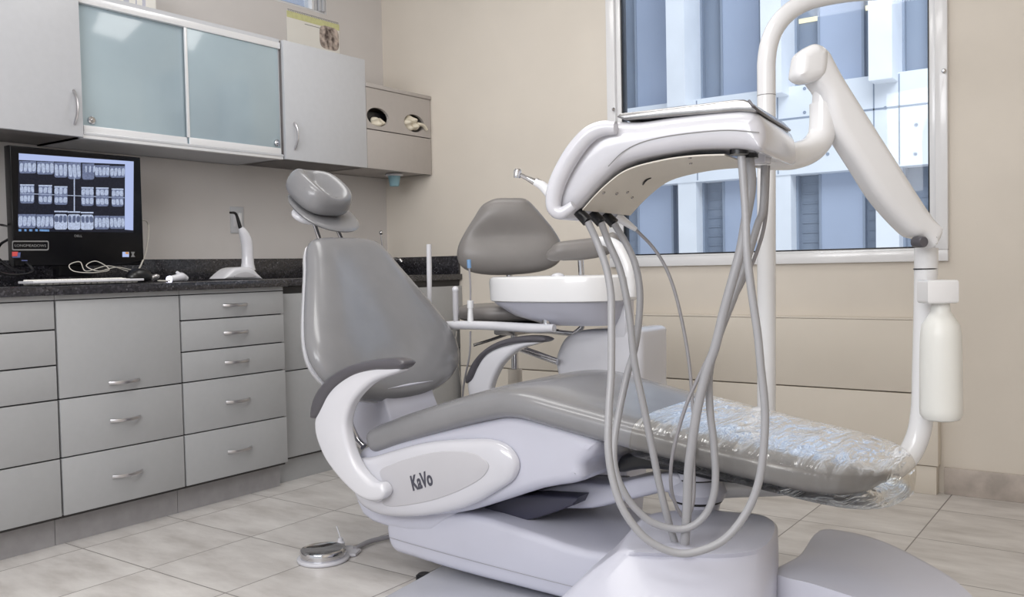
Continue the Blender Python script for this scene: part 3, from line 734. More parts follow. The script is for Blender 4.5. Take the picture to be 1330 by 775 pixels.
# seat + leg cushion (one continuous upholstered piece)
path = [(-.545, .400), (-.476, .424), (-.40, .452), (-.28, .490), (-.14, .532), (-.05, .555), (0, .563), (.06, .562), (.14, .548), (.3, .520), (.5, .488), (.7, .459), (.85, .438), (.94, .424), (.972, .420)]
P_ = cat_open([(s, 0, z) for s, z in path], 5)
def section(bm_rings, s, z, tx, tz, w, h, grow=0, n=44, pw=4.2, yc=0):
    nx, nz = -tz, tx
    r = []
    for k in range(n):
        th = 2*math.pi*k/n; c, s_ = math.cos(th), math.sin(th)
        a = (w+grow)*math.copysign(abs(c)**(2/pw), c); b = (h+grow)*math.copysign(abs(s_)**(2/3.2), s_)
        r.append(V((OX+s+nx*b, OY+yc+a, z+nz*b)))
    return r
def width_at(s): 
    w = .285 if s < .1 else .285-.065*((s-.1)/.84)
    return w
def cushion(s0, s1, grow, hh=.049, tip=.2, tail=.06, jit=0, dz=0, end=.945, droop=0):
    rings = []; rnd = random.Random(9)
    idx = [i for i, p in enumerate(P_) if s0 <= p.x <= s1]
    for i in idx:
        p = P_[i]; a = P_[max(0, i-1)]; b = P_[min(len(P_)-1, i+1)]; tt = (b-a).normalized()
        s = p.x
        if s > end+.001: continue
        e1 = min(1, max(0, (s-(end-tip))/tip)); e0 = max(0, ((-.545+tail)-s)/tail)
        f1 = math.sqrt(max(0.02, 1-e1**2.6)); f0 = math.sqrt(max(0.05, 1-e0**3))
        h = hh*(1 if s < .1 else 1-.1*(s-.1))*math.sqrt(max(.12, 1-e1**5))*math.sqrt(max(.45, 1-e0**4))
        r = section(rings, s, p.z+dz, tt.x, tt.z, width_at(s)*f1*f0**.5, h, grow)
        if droop: r = [q-V((0, 0, droop*max(0, -math.sin(2*math.pi*k/len(r))))) for k, q in enumerate(r)]
        if jit: r = [q+V((0, rnd.uniform(-jit, jit)*.6, rnd.uniform(-jit, jit))) for q in r]
        rings.append(r)
    return loft(NB(), rings)
# resample denser near the tip
ext = []
for i in range(len(P_)-1):
    m_ = 4 if P_[i].x > .84 or P_[i].x < -.48 else 1
    for k in range(m_): ext.append(P_[i].lerp(P_[i+1], k/m_))
P_ = ext+[P_[-1]]
obj('seat_cushion', cushion(-1, 2, 0, end=.915), 'vinyl', t)
# under-seat body, following the cushion's underside
z2 = zz(380, 440, 2.3125)
YN = OY-.262
yn = V((0, -1, 0))
fy = lambda Y: (lambda x, y: PA(x, y, 1, Y))
bm = NB(); prism(bm, pxo([(462, 592), (470, 582), (500, 573), (560, 560), (620, 548), (660, 541), (700, 548), (740, 560), (772, 574), (768, 592), (756, 605), (752, 626), (700, 636), (640, 655), (590, 668), (520, 672), (480, 664), (462, 645), (458, 615)], fy(YN), 3), yn, .50, .03, 6); obj('seat_underbody', bm, 'lilac', t)
bm = NB(); prism(bm, pxo([(461, 640), (480, 655), (520, 664), (560, 664), (600, 655), (560, 690), (500, 684), (470, 668)], fy(YN+.03), 2), yn, .36, .015, 4); obj('pivot_housing', bm, 'lilac', t)
# elliptical side cover with maker's name
oc = z2([(197, 360), (250, 372), (320, 330), (400, 310), (500, 300), (600, 300), (655, 325), (682, 372), (668, 420), (620, 455), (545, 497), (450, 523), (350, 532), (270, 525), (218, 500), (190, 460), (183, 410)])
oc[1] = (380+245/2.3125, 440+352/2.3125)
cc = PA(570, 612, 1, YN)
def rel(L, Y, n=3, c=None):
    q = pxo(L, fy(Y), n); return q
XU, ZU = V((1, 0, 0)), V((0, 0, 1))
q = pxo(oc, fy(YN-.004), 4); c_ = sum(q, V())/len(q)
bm = NB(); pillow(bm, c_, XU, ZU, yn, [((p_-c_).x, (p_-c_).z) for p_ in q], .028, .01, 12, 8, 2.4); CV = obj('side_cover', bm, 'gloss', t)
oi = z2([(262, 395), (300, 375), (350, 358), (400, 345), (450, 338), (495, 337), (545, 345), (578, 365), (588, 388), (565, 420), (510, 452), (450, 476), (400, 490), (330, 502), (285, 503), (268, 490), (280, 455), (268, 425)])
q = pxo(oi, fy(YN-.0335), 4); c_ = sum(q, V())/len(q)
bm = NB(); prism(bm, q, yn, .012, .003); IN = obj('logo_panel', bm, 'logo_grey', CV)
tl = PA(547, 625, 1, YN-.0345); xr = (PA(568, 618, 1, YN-.0345)-PA(526, 631, 1, YN-.0345))
text('logo_lettering', 'KaVo', .060, tl, xr.normalized(), V((0, -1, 0)).cross(xr.normalized())*1.0, 'text_dark', CV, .0008, .083, font_shear=.12, bold=.0014)
pv = PA(491, 637, 1, YN-.03)
obj('pivot_cap', lathe(NB(), pv, [(0, -.02), (.030, -.02), (.032, .012), (.026, .022), (0, .024)], (0, -1, 0), 32), 'white', t)
# armrests
def arm(Lw, Lp, Y, name):
    bm = NB(); prism(bm, pxo(Lw, fy(Y), 4), yn, .045, .014, 5); a_ = obj('armrest', bm, 'white', t)
    bm = NB(); prism(bm, pxo(Lp, fy(Y-.008), 4), yn, .062, .018, 5); obj('arm_pad', bm, 'pad', a_)
arm(z2([(66, 232), (62, 262), (68, 300), (90, 355), (120, 400), (155, 440), (195, 475), (230, 488), (262, 484), (275, 462), (262, 436), (235, 432), (205, 405), (180, 365), (162, 310), (155, 255), (168, 205), (195, 165), (240, 128), (320, 98), (300, 84), (240, 84), (180, 96), (130, 128), (90, 180)]),
    z2([(50, 238), (47, 210), (58, 172), (80, 138), (115, 106), (165, 80), (230, 64), (290, 59), (322, 66), (330, 78), (320, 91), (285, 95), (235, 96), (180, 110), (132, 140), (102, 172), (82, 212), (66, 238)]), -1.985, 'near')
z3 = zz(560, 370, 4.56)
arm(z3([(208, 580), (235, 555), (265, 490), (310, 420), (380, 375), (470, 350), (560, 335), (640, 340), (600, 356), (540, 372), (480, 405), (410, 470), (370, 540), (345, 610), (338, 680), (345, 800), (240, 800), (222, 690)]),
    z3([(200, 585), (194, 555), (205, 520), (235, 460), (285, 400), (355, 350), (440, 318), (530, 303), (620, 303), (665, 313), (677, 328), (655, 342), (580, 344), (480, 350), (400, 370), (330, 405), (275, 465), (248, 530), (225, 572)]), -1.315, 'far')
# bracket between back and seat
z4 = zz(380, 440, 2.3125)
bm = NB(); prism(bm, pxo([(455, 500), (498, 500), (500, 520), (508, 548), (490, 555), (478, 575), (465, 575), (455, 550), (450, 525)], fy(OY-.12), 3), yn, .24, .01); obj('back_bracket', bm, 'lilac', t)
bm = NB(); tube(bm, [PA(452, 520, 1, OY-.2), PA(453, 545, 1, OY-.2), PA(462, 568, 1, OY-.2), PA(472, 580, 1, OY-.2)], .012, 10, 5); obj('chrome_edge', bm, 'chrome', t)
# base link, bellows and pedestal
bm = NB(); prism(bm, pxo([(503, 674), (501, 695), (509, 715), (531, 724), (600, 745), (700, 771), (780, 792), (900, 822), (900, 745), (760, 716), (690, 693), (605, 668), (530, 664)], fy(-1.88), 3), yn, .42, .022, 5); obj('lifting_link', bm, 'lilac', t)
bm = NB(); tube(bm, [PA(x, y, 1, -1.883) for x, y in ((504, 697), (530, 705), (580, 719), (640, 735), (721, 756), (780, 770))], .0008, 6, 3); obj('link_seam', bm, 'hose2', t)
bm = NB(); prism(bm, pxo([(600, 671), (640, 655), (665, 645), (700, 643), (750, 646), (745, 656), (727, 663), (700, 672), (651, 684), (625, 679)], fy(-1.80), 1), yn, .30, .006); obj('rubber_bellows', bm, 'bellows', t)
def Pz(x, y, z): return PA(x, y, 2, z)
zu = V((0, 0, 1))
bm = NB(); prism(bm, [Pz(x, y, .03) for x, y in ((450, 800), (498, 775), (546, 749), (575, 733), (700, 715), (800, 740), (900, 790), (860, 860), (600, 900), (470, 850))], zu, .022, .006); obj('floor_plate', bm, 'plate', t)
for x, y in ((522, 784), (551, 752)): obj('rubber_foot', lathe(NB(), Pz(x, y, .0), [(0, .0), (.025, 0), (.025, .012), (.018, .018), (0, .018)], (0, 0, 1), 20), 'black', t)
def rings_px(defs, n=6):
    out = []
    for z, L in defs: out.append([Pz(p_.x, p_.y, z) for p_ in cat_closed([(x, y, 0) for x, y in L], n)])
    return out
defs = [(.3005, [(825, 702), (850, 670), (905, 664), (959, 667), (990, 672), (1002, 683), (997, 698), (981, 711), (943, 717), (890, 716), (852, 716), (822, 713)]),
        (.300, [(815, 700), (846, 668), (905, 662), (960, 665), (993, 670), (1006, 682), (1001, 700), (984, 713), (945, 719), (890, 718), (850, 718), (815, 714)]),
        (.290, [(802, 714), (838, 670), (905, 664), (962, 667), (996, 672), (1010, 685), (1005, 704), (986, 718), (945, 724), (885, 723), (840, 722), (802, 720)]),
        (.24, [(765, 740), (835, 690), (905, 690), (965, 692), (1000, 697), (1011, 715), (1007, 742), (986, 762), (940, 772), (880, 772), (820, 765), (768, 755)]),
        (.15, [(715, 790), (830, 730), (905, 730), (965, 733), (1000, 740), (1011, 762), (1007, 800), (986, 832), (935, 852), (860, 855), (780, 840), (715, 815)]),
        (.0, [(670, 880), (820, 790), (905, 795), (965, 798), (1000, 808), (1011, 840), (1007, 900), (980, 950), (920, 985), (820, 985), (720, 960), (660, 915)])]
bm = loft(NB(), rings_px(defs)); obj('pedestal_housing', bm, 'lilac', t)
# black end under the leg rest
bm = NB(); prism(bm, pxo([(803, 614), (801, 600), (812, 590), (850, 588), (905, 596), (960, 604), (985, 614), (978, 628), (930, 626), (870, 612), (830, 610)], fy(-1.78), 3), yn, .2, .012); obj('leg_bracket', bm, 'black', t)

# plastic sleeve over the foot end
bm = cushion(.34, 2, .006, jit=.0005, dz=-.001, end=.968, droop=.014)
obj('plastic_sleeve', bm, 'film_wrap', label='clear wrinkled plastic sleeve pulled over the foot end of the patient chair', cat='cover')

# ------------------------------------------------------------------ support hub and swivel arm (delivery post base)
t = DU = empty('delivery_unit', (3.18, -1.377, 0), 'white dentist delivery unit on a curved post with hanging grey hoses', 'dental unit')
hub = D(905, 640, 2.36)
def hz(py, d=2.36): return D(905, py, d).z
bm = NB(); lathe(bm, (hub.x, hub.y, 0), [(0, .296), (.045, .296), (.055, hz(665)), (.062, hz(650)), (0, hz(650))], seg=36); obj('hub_cone', bm, 'lilac', t)
bm = NB(); lathe(bm, (hub.x, hub.y, 0), [(0, hz(649)), (.066, hz(649)), (.066, hz(646)), (0, hz(646))], seg=36); lathe(bm, (hub.x, hub.y, 0), [(0, hz(620)), (.058, hz(620)), (.058, hz(618)), (0, hz(618))], seg=36); lathe(bm, (hub.x, hub.y, 0), [(0, hz(611)), (.055, hz(611)), (.055, hz(609)), (0, hz(609))], seg=36); obj('hub_seal', bm, 'black', t)
bm = NB(); lathe(bm, (hub.x, hub.y, 0), [(0, hz(646)), (.070, hz(646)), (.078, hz(636)), (.07, hz(626)), (.06, hz(620)), (0, hz(620))], seg=36); lathe(bm, (hub.x, hub.y, 0), [(0, hz(618)), (.06, hz(618)), (.058, hz(611)), (0, hz(611))], seg=36); lathe(bm, (hub.x, hub.y, 0), [(0, hz(609)), (.056, hz(609)), (.052, hz(598)), (0, hz(598))], seg=36); obj('hub', bm, 'lilac', t)
bm = NB(); prism(bm, pxo([(640, 645), (678, 642), (712, 634), (754, 628), (790, 630), (824, 622), (870, 614), (885, 622), (885, 640), (860, 640), (842, 644), (803, 653), (766, 661), (721, 660), (696, 655), (660, 655)], fy(hub.y-.06), 3), yn, .12, .014, 4); obj('swivel_arm', bm, 'lilac', t)
post_top = D(1203, 322, 2.3)
pl = [V((post_top.x, post_top.y, post_top.z))]+[D(x, y, 2.3) for x, y in ((1202, 400), (1200, 480), (1198, 535), (1190, 572), (1172, 600))]+[D(1140, 618, 2.33), D(1080, 626, 2.36), D(1010, 630, 2.38), D(950, 632, 2.37), D(920, 634, 2.36)]
bm = NB(); tube(bm, pl, .0285, 24, 8); obj('post', bm, 'bright', t)
bm = NB(); c_ = D(1202, 349, 2.3); lathe(bm, c_, [(.029, -.0015), (.0295, 0), (.029, .0015)], seg=32); obj('post_ring', bm, 'black', t)
# spring arm
pa, pb = D(1062, 85, 2.2), D(1208, 312, 2.27)
hv = V((pb.x-pa.x, pb.y-pa.y, 0)).normalized(); na = V((hv.y, -hv.x, 0))
if na.dot(CAM-pa) < 0: na = -na
fa = lambda x, y: PL(x, y, pa+na*.045, na)
bm = NB(); prism(bm, pxo([(1066, 58), (1080, 62), (1090, 78), (1105, 105), (1160, 192), (1218, 283), (1227, 297), (1226, 312), (1216, 322), (1205, 310), (1188, 303), (1150, 262), (1122, 219), (1087, 162), (1074, 120), (1060, 96)], fa, 4), na, .085, .028, 6); obj('spring_arm', bm, 'bright', t)
bm = NB(); prism(bm, pxo([(1060, 55), (1072, 57), (1080, 68), (1078, 92), (1068, 102), (1050, 105), (1039, 97), (1040, 80), (1044, 66)], lambda x, y: PL(x, y, pa+na*.052, na), 4), na, .07, .024, 6); obj('arm_cap', bm, 'bright', t)
bm = NB(); prism(bm, pxo([(1078, 104), (1090, 122), (1090, 132), (1083, 132), (1080, 118)], lambda x, y: PL(x, y, pa+na*.03, na), 2), na, .05, .004); obj('arm_slot', bm, 'black', t)
bm = NB(); lathe(bm, PL(1199, 314, pa+na*.052, na), [(0, -.03), (.014, -.03), (.014, .0), (.011, .004), (0, .004)], na, 28); obj('elbow_joint', bm, 'pad', t)
# delivery head
rh, fh = V((math.cos(math.radians(35.62)), math.sin(math.radians(35.62)), 0)), V((-math.sin(math.radians(35.62)), math.cos(math.radians(35.62)), 0))
ev = (rh*.48+fh*.877).normalized(); ne = -ev
p0 = D(712, 283, 2.0)
fhd = lambda x, y: PL(x, y, p0, ne)
prof = [(709, 266), (711, 246), (722, 218), (743, 189), (764, 166), (781, 156), (803, 156), (830, 156), (870, 150), (920, 144), (962, 141), (980, 145), (989, 158), (992, 180), (987, 195), (965, 192), (935, 191), (900, 192), (870, 196), (842, 201), (815, 208), (795, 218), (775, 235), (758, 254), (742, 272), (728, 283), (716, 284), (710, 278)]
Wd = .34
bm = NB(); prism(bm, pxo(prof, fhd, 4), ne, Wd, .03, 6); obj('head_body', bm, 'gloss', t)
# beige underside panel with details
bot = [(748, 268), (762, 252), (778, 236), (798, 220), (818, 211), (845, 204), (872, 199), (903, 196), (935, 195)]
sm = [fhd(p_.x, p_.y)-V((0, 0, .004)) for p_ in cat_open([(x, y, 0) for x, y in bot], 4)]
bm = NB()
def sheet(bm, pts, e0, e1, th=.003):
    r = [[p_+ev*e0, p_+ev*e1, p_+ev*e1-zu*th, p_+ev*e0-zu*th] for p_ in pts]; return loft(bm, r)
sheet(bm, sm, .035, Wd-.012); UP = obj('underside_panel', bm, 'under_beige', t)
def under_pt(px, py):
    # intersect the sight line with the underside strip
    best = None; q = ray(px, py)
    for a_, b_ in zip(sm, sm[1:]):
        n_ = (b_-a_).cross(ev).normalized()
        if abs(q.dot(n_)) < 1e-6: continue
        P = CAM+q*((a_-CAM).dot(n_)/q.dot(n_)); u_ = (P-a_).dot(b_-a_)/(b_-a_).length_squared
        if -.05 <= u_ <= 1.05 and .05 < (P-a_).dot(ev) < Wd-.03 and (best is None): best = (P, n_ if n_.dot(CAM-P) > 0 else -n_)
    return best
bm = NB()
for px, py in ((760, 256), (772, 247), (783, 249), (800, 250), (814, 248), (820, 255), (830, 272), (838, 271), (884, 204), (896, 203), (897, 210), (850, 252)):
    h_ = under_pt(px, py)
    if h_: lathe(bm, h_[0]+h_[1]*.0035, [(0, 0), (.004, 0), (.003, .002), (0, .002)], h_[1], 10)
obj('screws', bm, 'steel', UP)
bm = NB()
h_ = under_pt(831, 263)
if h_:
    a_ = sm[1]-sm[0]; a_.normalize()
    for i_, (e_, l_) in enumerate(((0, .0), (.022, .0))):
        pass
    P, n_ = h_; t1 = ev; t2 = n_.cross(ev).normalized()
    for s1, s2, w1, w2 in ((0, .017, .03, .0006), (0, -.017, .03, .0006), (.03, 0, .0006, .017), (-.03, 0, .0006, .017), (0, .006, .02, .0005), (0, -.005, .02, .0005)):
        c_ = P+n_*.0042+t1*s1+t2*s2
        flat(bm, [c_+t1*w1+t2*w2, c_-t1*w1+t2*w2, c_-t1*w1-t2*w2, c_+t1*w1-t2*w2])
    obj('rating_label', bm, 'badge', UP, smooth=False)
bm = NB()
hs_ = [under_pt(x, y) for x, y in ((834, 238), (838, 232), (845, 229))]
if all(hs_): tube(bm, [h_[0]+h_[1]*.004 for h_ in hs_], [.0015, .003, .001], 8, 4); obj('vent_slot', bm, 'black', UP)
else: bm.free()
# front rim handle
bm = NB(); tube(bm, [PL(x, y, p0+ne*.012, ne) for x, y in ((800, 166), (782, 167), (764, 176), (745, 198), (728, 228), (720, 252), (720, 270), (730, 276), (745, 266))], [.014, .017, .019, .02, .02, .019, .017, .014, .010], 18, 6); obj('grab_rim', bm, 'gloss', t)
bm = NB(); tube(bm, [PL(x, y, p0+ne*.001, ne) for x, y in ((790, 216), (808, 198), (830, 186), (860, 178), (903, 172), (946, 169), (986, 172))], .0011, 6, 4); obj('head_seam', bm, 'badge', t)
# instrument tray on top
bm = NB(); prism(bm, pxo([(801, 152), (805, 147), (955, 129), (966, 129), (974, 132), (985, 143), (980, 146), (960, 144), (812, 156)], lambda x, y: PL(x, y, p0+ev*.008, ne), 1), ne, Wd-.02, .004, 3); obj('instrument_tray', bm, 'steel', t)
# side edge dark trim to the far right
bm = NB(); tube(bm, [PL(x, y, p0+ev*e_, ne) for x, y, e_ in ((973, 131, .006), (984, 143, .006))]+[PL(985, 145, p0+ev*.02, ne)+ev*(Wd-.04)], .003, 8, 3); obj('tray_edge', bm, 'pad', t)
# sockets (3 black, one metal)
hold = []
for i, (px, py) in enumerate(((752, 287), (770, 289), (788, 291), (812, 289))):
    e_ = .045+i*.078
    b0 = fhd(742, 276)+ev*e_
    hold.append(b0)
dn = (fhd(760, 296)-fhd(745, 281)).normalized()
HO = []
for i, b0 in enumerate(hold):
    bm = NB()
    if i < 3:
        tube(bm, [b0-dn*.02, b0+dn*.026], [.011, .0135], 12, 0); HO.append((obj('hose_socket', bm, 'black', t), b0+dn*.026))
        bm = NB(); lathe(bm, b0-V((0, 0, -.018))+ne*.0, [(0, -.006), (.009, -.006), (.009, .006), (0, .006)], (0, 0, 1), 12); obj('socket_clip', bm, 'chrome', HO[-1][0])
    else:
        dd = (dn+ev*.8).normalized(); tube(bm, [b0-dd*.01, b0+dd*.02, b0+dd*.055], [.012, .010, .006], 12, 0); HO.append((obj('syringe_socket', bm, 'rail', t), b0+dd*.055))
# right hose entry grommets
G1, G2 = PL(960, 198, p0+ev*.05, ne), PL(973, 203, p0+ev*.11, ne)
G3 = PL(981, 208, p0+ev*.20, ne)
for g in (G1, G2): obj('grommet', lathe(NB(), g, [(0, -.004), (.019, -.004), (.019, .006), (0, .006)], seg=20), 'black', t)
bm = NB(); box(bm, G3+V((-.03, -.02, -.01)), G3+V((.03, .02, .012)), .004); obj('cable_clip', bm, 'gloss', t)
# elbow tube between head and spring arm
bm = NB(); tube(bm, [D(985, 200, 2.08), D(1008, 203, 2.11), D(1032, 202, 2.15), D(1053, 194, 2.19), D(1066, 178, 2.21), D(1069, 158, 2.21), D(1069, 135, 2.21)], .0325, 26, 8); obj('elbow_tube', bm, 'bright', t)
bm = NB(); tube(bm, [D(1069, 136, 2.21), D(1070, 118, 2.21), D(1068, 98, 2.21)], .0265, 24, 0); obj('swivel_sleeve', bm, 'bright', t)
bm = NB(); prism(bm, [D(x, y, 2.07) for x, y in ((1004, 182), (1013, 170), (1018, 180), (1021, 186), (1010, 190))], ne, .05, .004); obj('tray_tab', bm, 'alu', t)
# hoses
def hose(name, pts, r, first, m='hose'):
    P = [first]+[D(x, y, d) for x, y, d in pts]
    bm = NB(); tube(bm, P, r, 10, 6); return obj(name, bm, m, t)
def dep(L, d0, d1, dm=None):
    n = len(L); out = []
    for i, (x, y) in enumerate(L):
        u_ = i/(n-1); d = d0+(d1-d0)*u_
        if dm: d += (dm)*math.sin(math.pi*u_)
        out.append((x, y, d))
    return out
dd0 = [(h[1]-CAM).dot(F_) for h in HO]
g1d, g2d, g3d = [(g-CAM).dot(F_) for g in (G1, G2, G3)]
def endp(g): return g
h1 = [(775, 313), (787, 346), (793, 378), (794, 405), (794, 479), (791, 530), (790, 582), (797, 627), (812, 666), (840, 700), (875, 717), (906, 716), (941, 700), (969, 666), (985, 627), (992, 582), (993.5, 530), (988, 475), (984, 433), (976, 378), (970, 324), (968, 270), (963, 203)]
h2 = [(791, 316), (804, 346), (812, 378), (818.6, 419), (824, 470), (835, 523), (845, 571), (856, 627), (868, 676), (879, 712)]
h3 = [(813, 316), (825, 343), (831, 378), (829.5, 419), (824, 454), (815, 485), (803.6, 537), (797.6, 578), (800, 613), (816, 648), (843.6, 676), (875, 686.5), (899, 683), (920, 662), (929, 627), (927, 575), (922, 530), (922, 480), (935, 433), (954, 384), (970, 338), (984, 292), (991, 270), (993, 215)]
h4 = [(848, 321), (865, 348), (878, 384), (889, 433), (896, 479), (899, 520), (901, 547), (901, 600), (901, 645), (895, 668), (885, 669), (873, 641), (871.5, 606), (878.5, 568), (892.5, 523), (913, 478), (930, 443), (946, 405), (966, 365), (982, 330), (994, 285), (998, 215)]
h5 = [(976, 240), (968, 290), (962, 324), (951, 365), (940, 405), (929, 450), (918, 481), (906, 530), (899, 575), (894, 617), (892, 669), (889, 711)]
hose('hose', dep(h1, dd0[0], g1d, -.10), .0082, HO[0][1])
hose('hose', dep(h2, dd0[1], 2.02, -.03), .0082, HO[1][1])
hose('hose', dep(h3, dd0[2], g3d, -.08), .0082, HO[2][1])
hose('thin_hose', dep(h4, dd0[3], g3d+.01, -.06), .0042, HO[3][1], 'hose2')
hose('thick_hose', dep(h5, g2d, 2.0, -.02), .0105, G2)
# pocket where the hoses enter the housing
bm = NB(); c_ = Pz(885, 712, .302); lathe(bm, c_, [(0, -.004), (.028, -.004), (.028, .003), (.022, .006), (0, .006)], seg=24, sx=1.5); obj('hose_gland', bm, 'lilac', t)

# handpiece parked at the head's left side
t = empty('dental_handpiece', D(712, 250, 2.16), 'slim metal handpiece with white head poking out left of the delivery head', 'handpiece')
hp = lambda x, y: D(x, y, 2.13)
bm = NB(); tube(bm, [hp(724, 262), hp(712, 249), hp(704, 241), hp(694, 236)], [.013, .0125, .011, .008], 14, 4); obj('grip', bm, 'rail', t)
bm = NB(); tube(bm, [hp(694, 236), hp(684, 231), hp(676, 227)], [.008, .0055, .005], 12, 3); bm2 = bm; lathe(bm2, hp(672, 225), [(0, -.011), (.008, -.011), (.009, .006), (.006, .011), (0, .011)], (.15, .0, 1), 14); obj('head', bm2, 'chrome', t)
bm = NB(); tube(bm, [hp(716, 246), hp(708, 240), hp(697, 232)], [.006, .005, .003], 8, 3); obj('spray_tube', bm, 'chrome', t)

# water bottle on the post
bcn = D(1222, 470, 2.21)
t = empty('water_bottle', (bcn.x, bcn.y, D(1222, 545, 2.21).z), 'milky white plastic bottle hanging upright beside the delivery post', 'bottle')
def bz(y): return D(1222, y, 2.21).z-D(1222, 546, 2.21).z
r_ = .0495
bb = V((bcn.x, bcn.y, D(1222, 546, 2.21).z))
bm = NB(); lathe(bm, bb, [(0, .004), (.030, 0), (.042, .004), (.0485, .014), (r_, .03), (r_*.98, bz(470)), (r_*.95, bz(436)), (r_*.88, bz(422)), (r_*.62, bz(411)), (.023, bz(404)), (.02, bz(392)), (0, bz(392))], seg=44); obj('bottle_body', bm, 'bottle', t)
bm = NB(); cz_ = bb.z+bz(392)
prism(bm, [V((bb.x, bb.y, 0))+rh*a_+fh*b_+V((0, 0, cz_+bz(363)-bz(392))) for a_, b_ in ((-.048, -.036), (-.02, -.043), (.028, -.034), (.03, .03), (-.045, .03))], zu, bz(363)-bz(393), .007, 4); obj('bottle_cap', bm, 'bright', t)

# light pole
t = empty('lamp_pole', D(995, 520, 2.72), 'tall white pole curving right at its top, in front of the window', 'pole')
bm = NB(); tube(bm, [D(985, 622, 2.50), D(992, 600, 2.62), D(995, 560, 2.70), D(995.5, 500, 2.72), D(995.5, 300, 2.72), D(995.5, 120, 2.72), D(996, 75, 2.72), D(1003, 45, 2.72), D(1018, 22, 2.72), D(1040, 6, 2.72), D(1066, -3, 2.72), D(1110, -10, 2.72), D(1180, -14, 2.72)], .0275, 26, 8); obj('tube', bm, 'bright', t)
bm = NB(); lathe(bm, D(995.5, 124, 2.72), [(.0276, -.0012), (.0282, 0), (.0276, .0012)], seg=32); obj('joint_ring', bm, 'badge', t)
bm = NB(); lathe(bm, D(988, 625, 2.48), [(0, -.03), (.04, -.03), (.04, .02), (0, .02)], seg=28); obj('mount', bm, 'lilac', t)

# ------------------------------------------------------------------ spittoon unit behind the chair
CY = -1.16
fc = fy(CY)
t = empty('spittoon_unit', (PA(765, 600, 1, CY).x, CY, 0), 'white spittoon unit with wide basin standing behind the patient chair', 'spittoon')
z5 = zz(560, 200, 2.583)
bc_ = PA(735, 390, 1, CY)
def bowl_r(px): return (PA(px, 390, 1, CY)-bc_).length
zr = lambda y: PA(735, y, 1, CY).z
aw = (PA(826, 390, 1, CY).x-PA(645, 390, 1, CY).x)/2*.93; bx_ = (PA(826, 390, 1, CY).x+PA(645, 390, 1, CY).x)/2
bcx = V((bx_, CY, 0))
def ring(a, b, z, dx=0, p=2.6, n=56): return [bcx+V((x+dx, y, z)) for x, y in ell(a, b, n, p)]
RT, RB, BB = zr(358), zr(390), zr(420)
bm = loft(NB(), [ring(aw*.55, .10, RB+.004), ring(aw*.80, .15, RT-.01), ring(aw*.9, .165, RT-.002), ring(aw*.96, .175, RT), ring(aw*.995, .183, RT-.006), ring(aw, .186, RT-.02), ring(aw*.985, .184, RB+.004), ring(aw*.96, .178, RB)])
obj('basin_rim', bm, 'bright', t)
bm = loft(NB(), [ring(aw*.95, .172, RB), ring(aw*.90, .165, RB-.012), ring(aw*.74, .14, BB+.03, .03), ring(aw*.55, .11, BB+.008, .07), ring(aw*.50, .10, BB, .08)])
obj('basin_bowl', bm, 'lilac', t)
bm = NB(); pillow(bm, (bx_+.02, CY-.06, RT-.006), XU, V((0, 1, 0)), zu, ell(.026, .026, 24), .018, .004, 6, 2, 2); obj('plug_dome', bm, 'white', t)
bm = NB(); prism(bm, pxo([(790, 385), (814, 385), (814, 440), (790, 440)], fc, 1), yn, .06, .012, 4); obj('neck', bm, 'white', t)
bm = NB(); prism(bm, pxo([(730, 440), (742, 432), (760, 428), (800, 427), (828, 428), (832, 445), (832, 500), (832, 560), (735, 560), (722, 490), (719, 470), (722, 455)], fc, 4), yn, .22, .03, 6); obj('unit_body', bm, 'white', t)
bm = NB(); prism(bm, [PA(x, y, 1, CY+.02) for x, y in ((752, 520), (815, 520), (815, 600), (806, 700), (760, 700), (752, 600))], yn, .16, .012, 3)
obj('unit_column', bm, 'lilac', t)
bm = NB(); zc = PA(780, 700, 1, CY+.02).z; c_ = PA(785, 690, 1, CY+.1)
box(bm, (c_.x-.1, c_.y-.12, 0), (c_.x+.1, c_.y+.08, zc+.02), .015, 3); obj('unit_base', bm, 'lilac', t)
bm = NB(); tube(bm, [PA(x, y, 1, CY) for x, y in ((776, 312), (790, 314), (803, 322), (812, 337), (817, 352), (819, 372), (819, 385))], [.014, .019, .021, .021, .022, .022, .022], 18, 6); obj('cup_filler', bm, 'bright', t)
# assistant arm with holder bar
YA = -1.30
fa2 = fy(YA)
bm = NB(); tube(bm, [PA(x, y, 1, YA) for x, y in ((556, 424), (590, 422), (640, 423), (690, 426), (720, 426))], [.013, .016, .016, .017, .014], 16, 5); HB = obj('holder_bar', bm, 'white', t)
bm = NB(); lathe(bm, PA(710, 413, 1, YA+.03), [(0, -.02), (.016, -.02), (.016, .04), (0, .04)], seg=20); obj('bar_pivot', bm, 'chrome', HB)
bm = NB(); tube(bm, [PA(x, y, 1, CY-.02) for x, y in ((676, 453), (724, 470))], .011, 12, 0); tube(bm, [PA(x, y, 1, CY-.045) for x, y in ((676, 450), (724, 467))], .006, 10, 0); obj('link_tubes', bm, 'chrome', t)
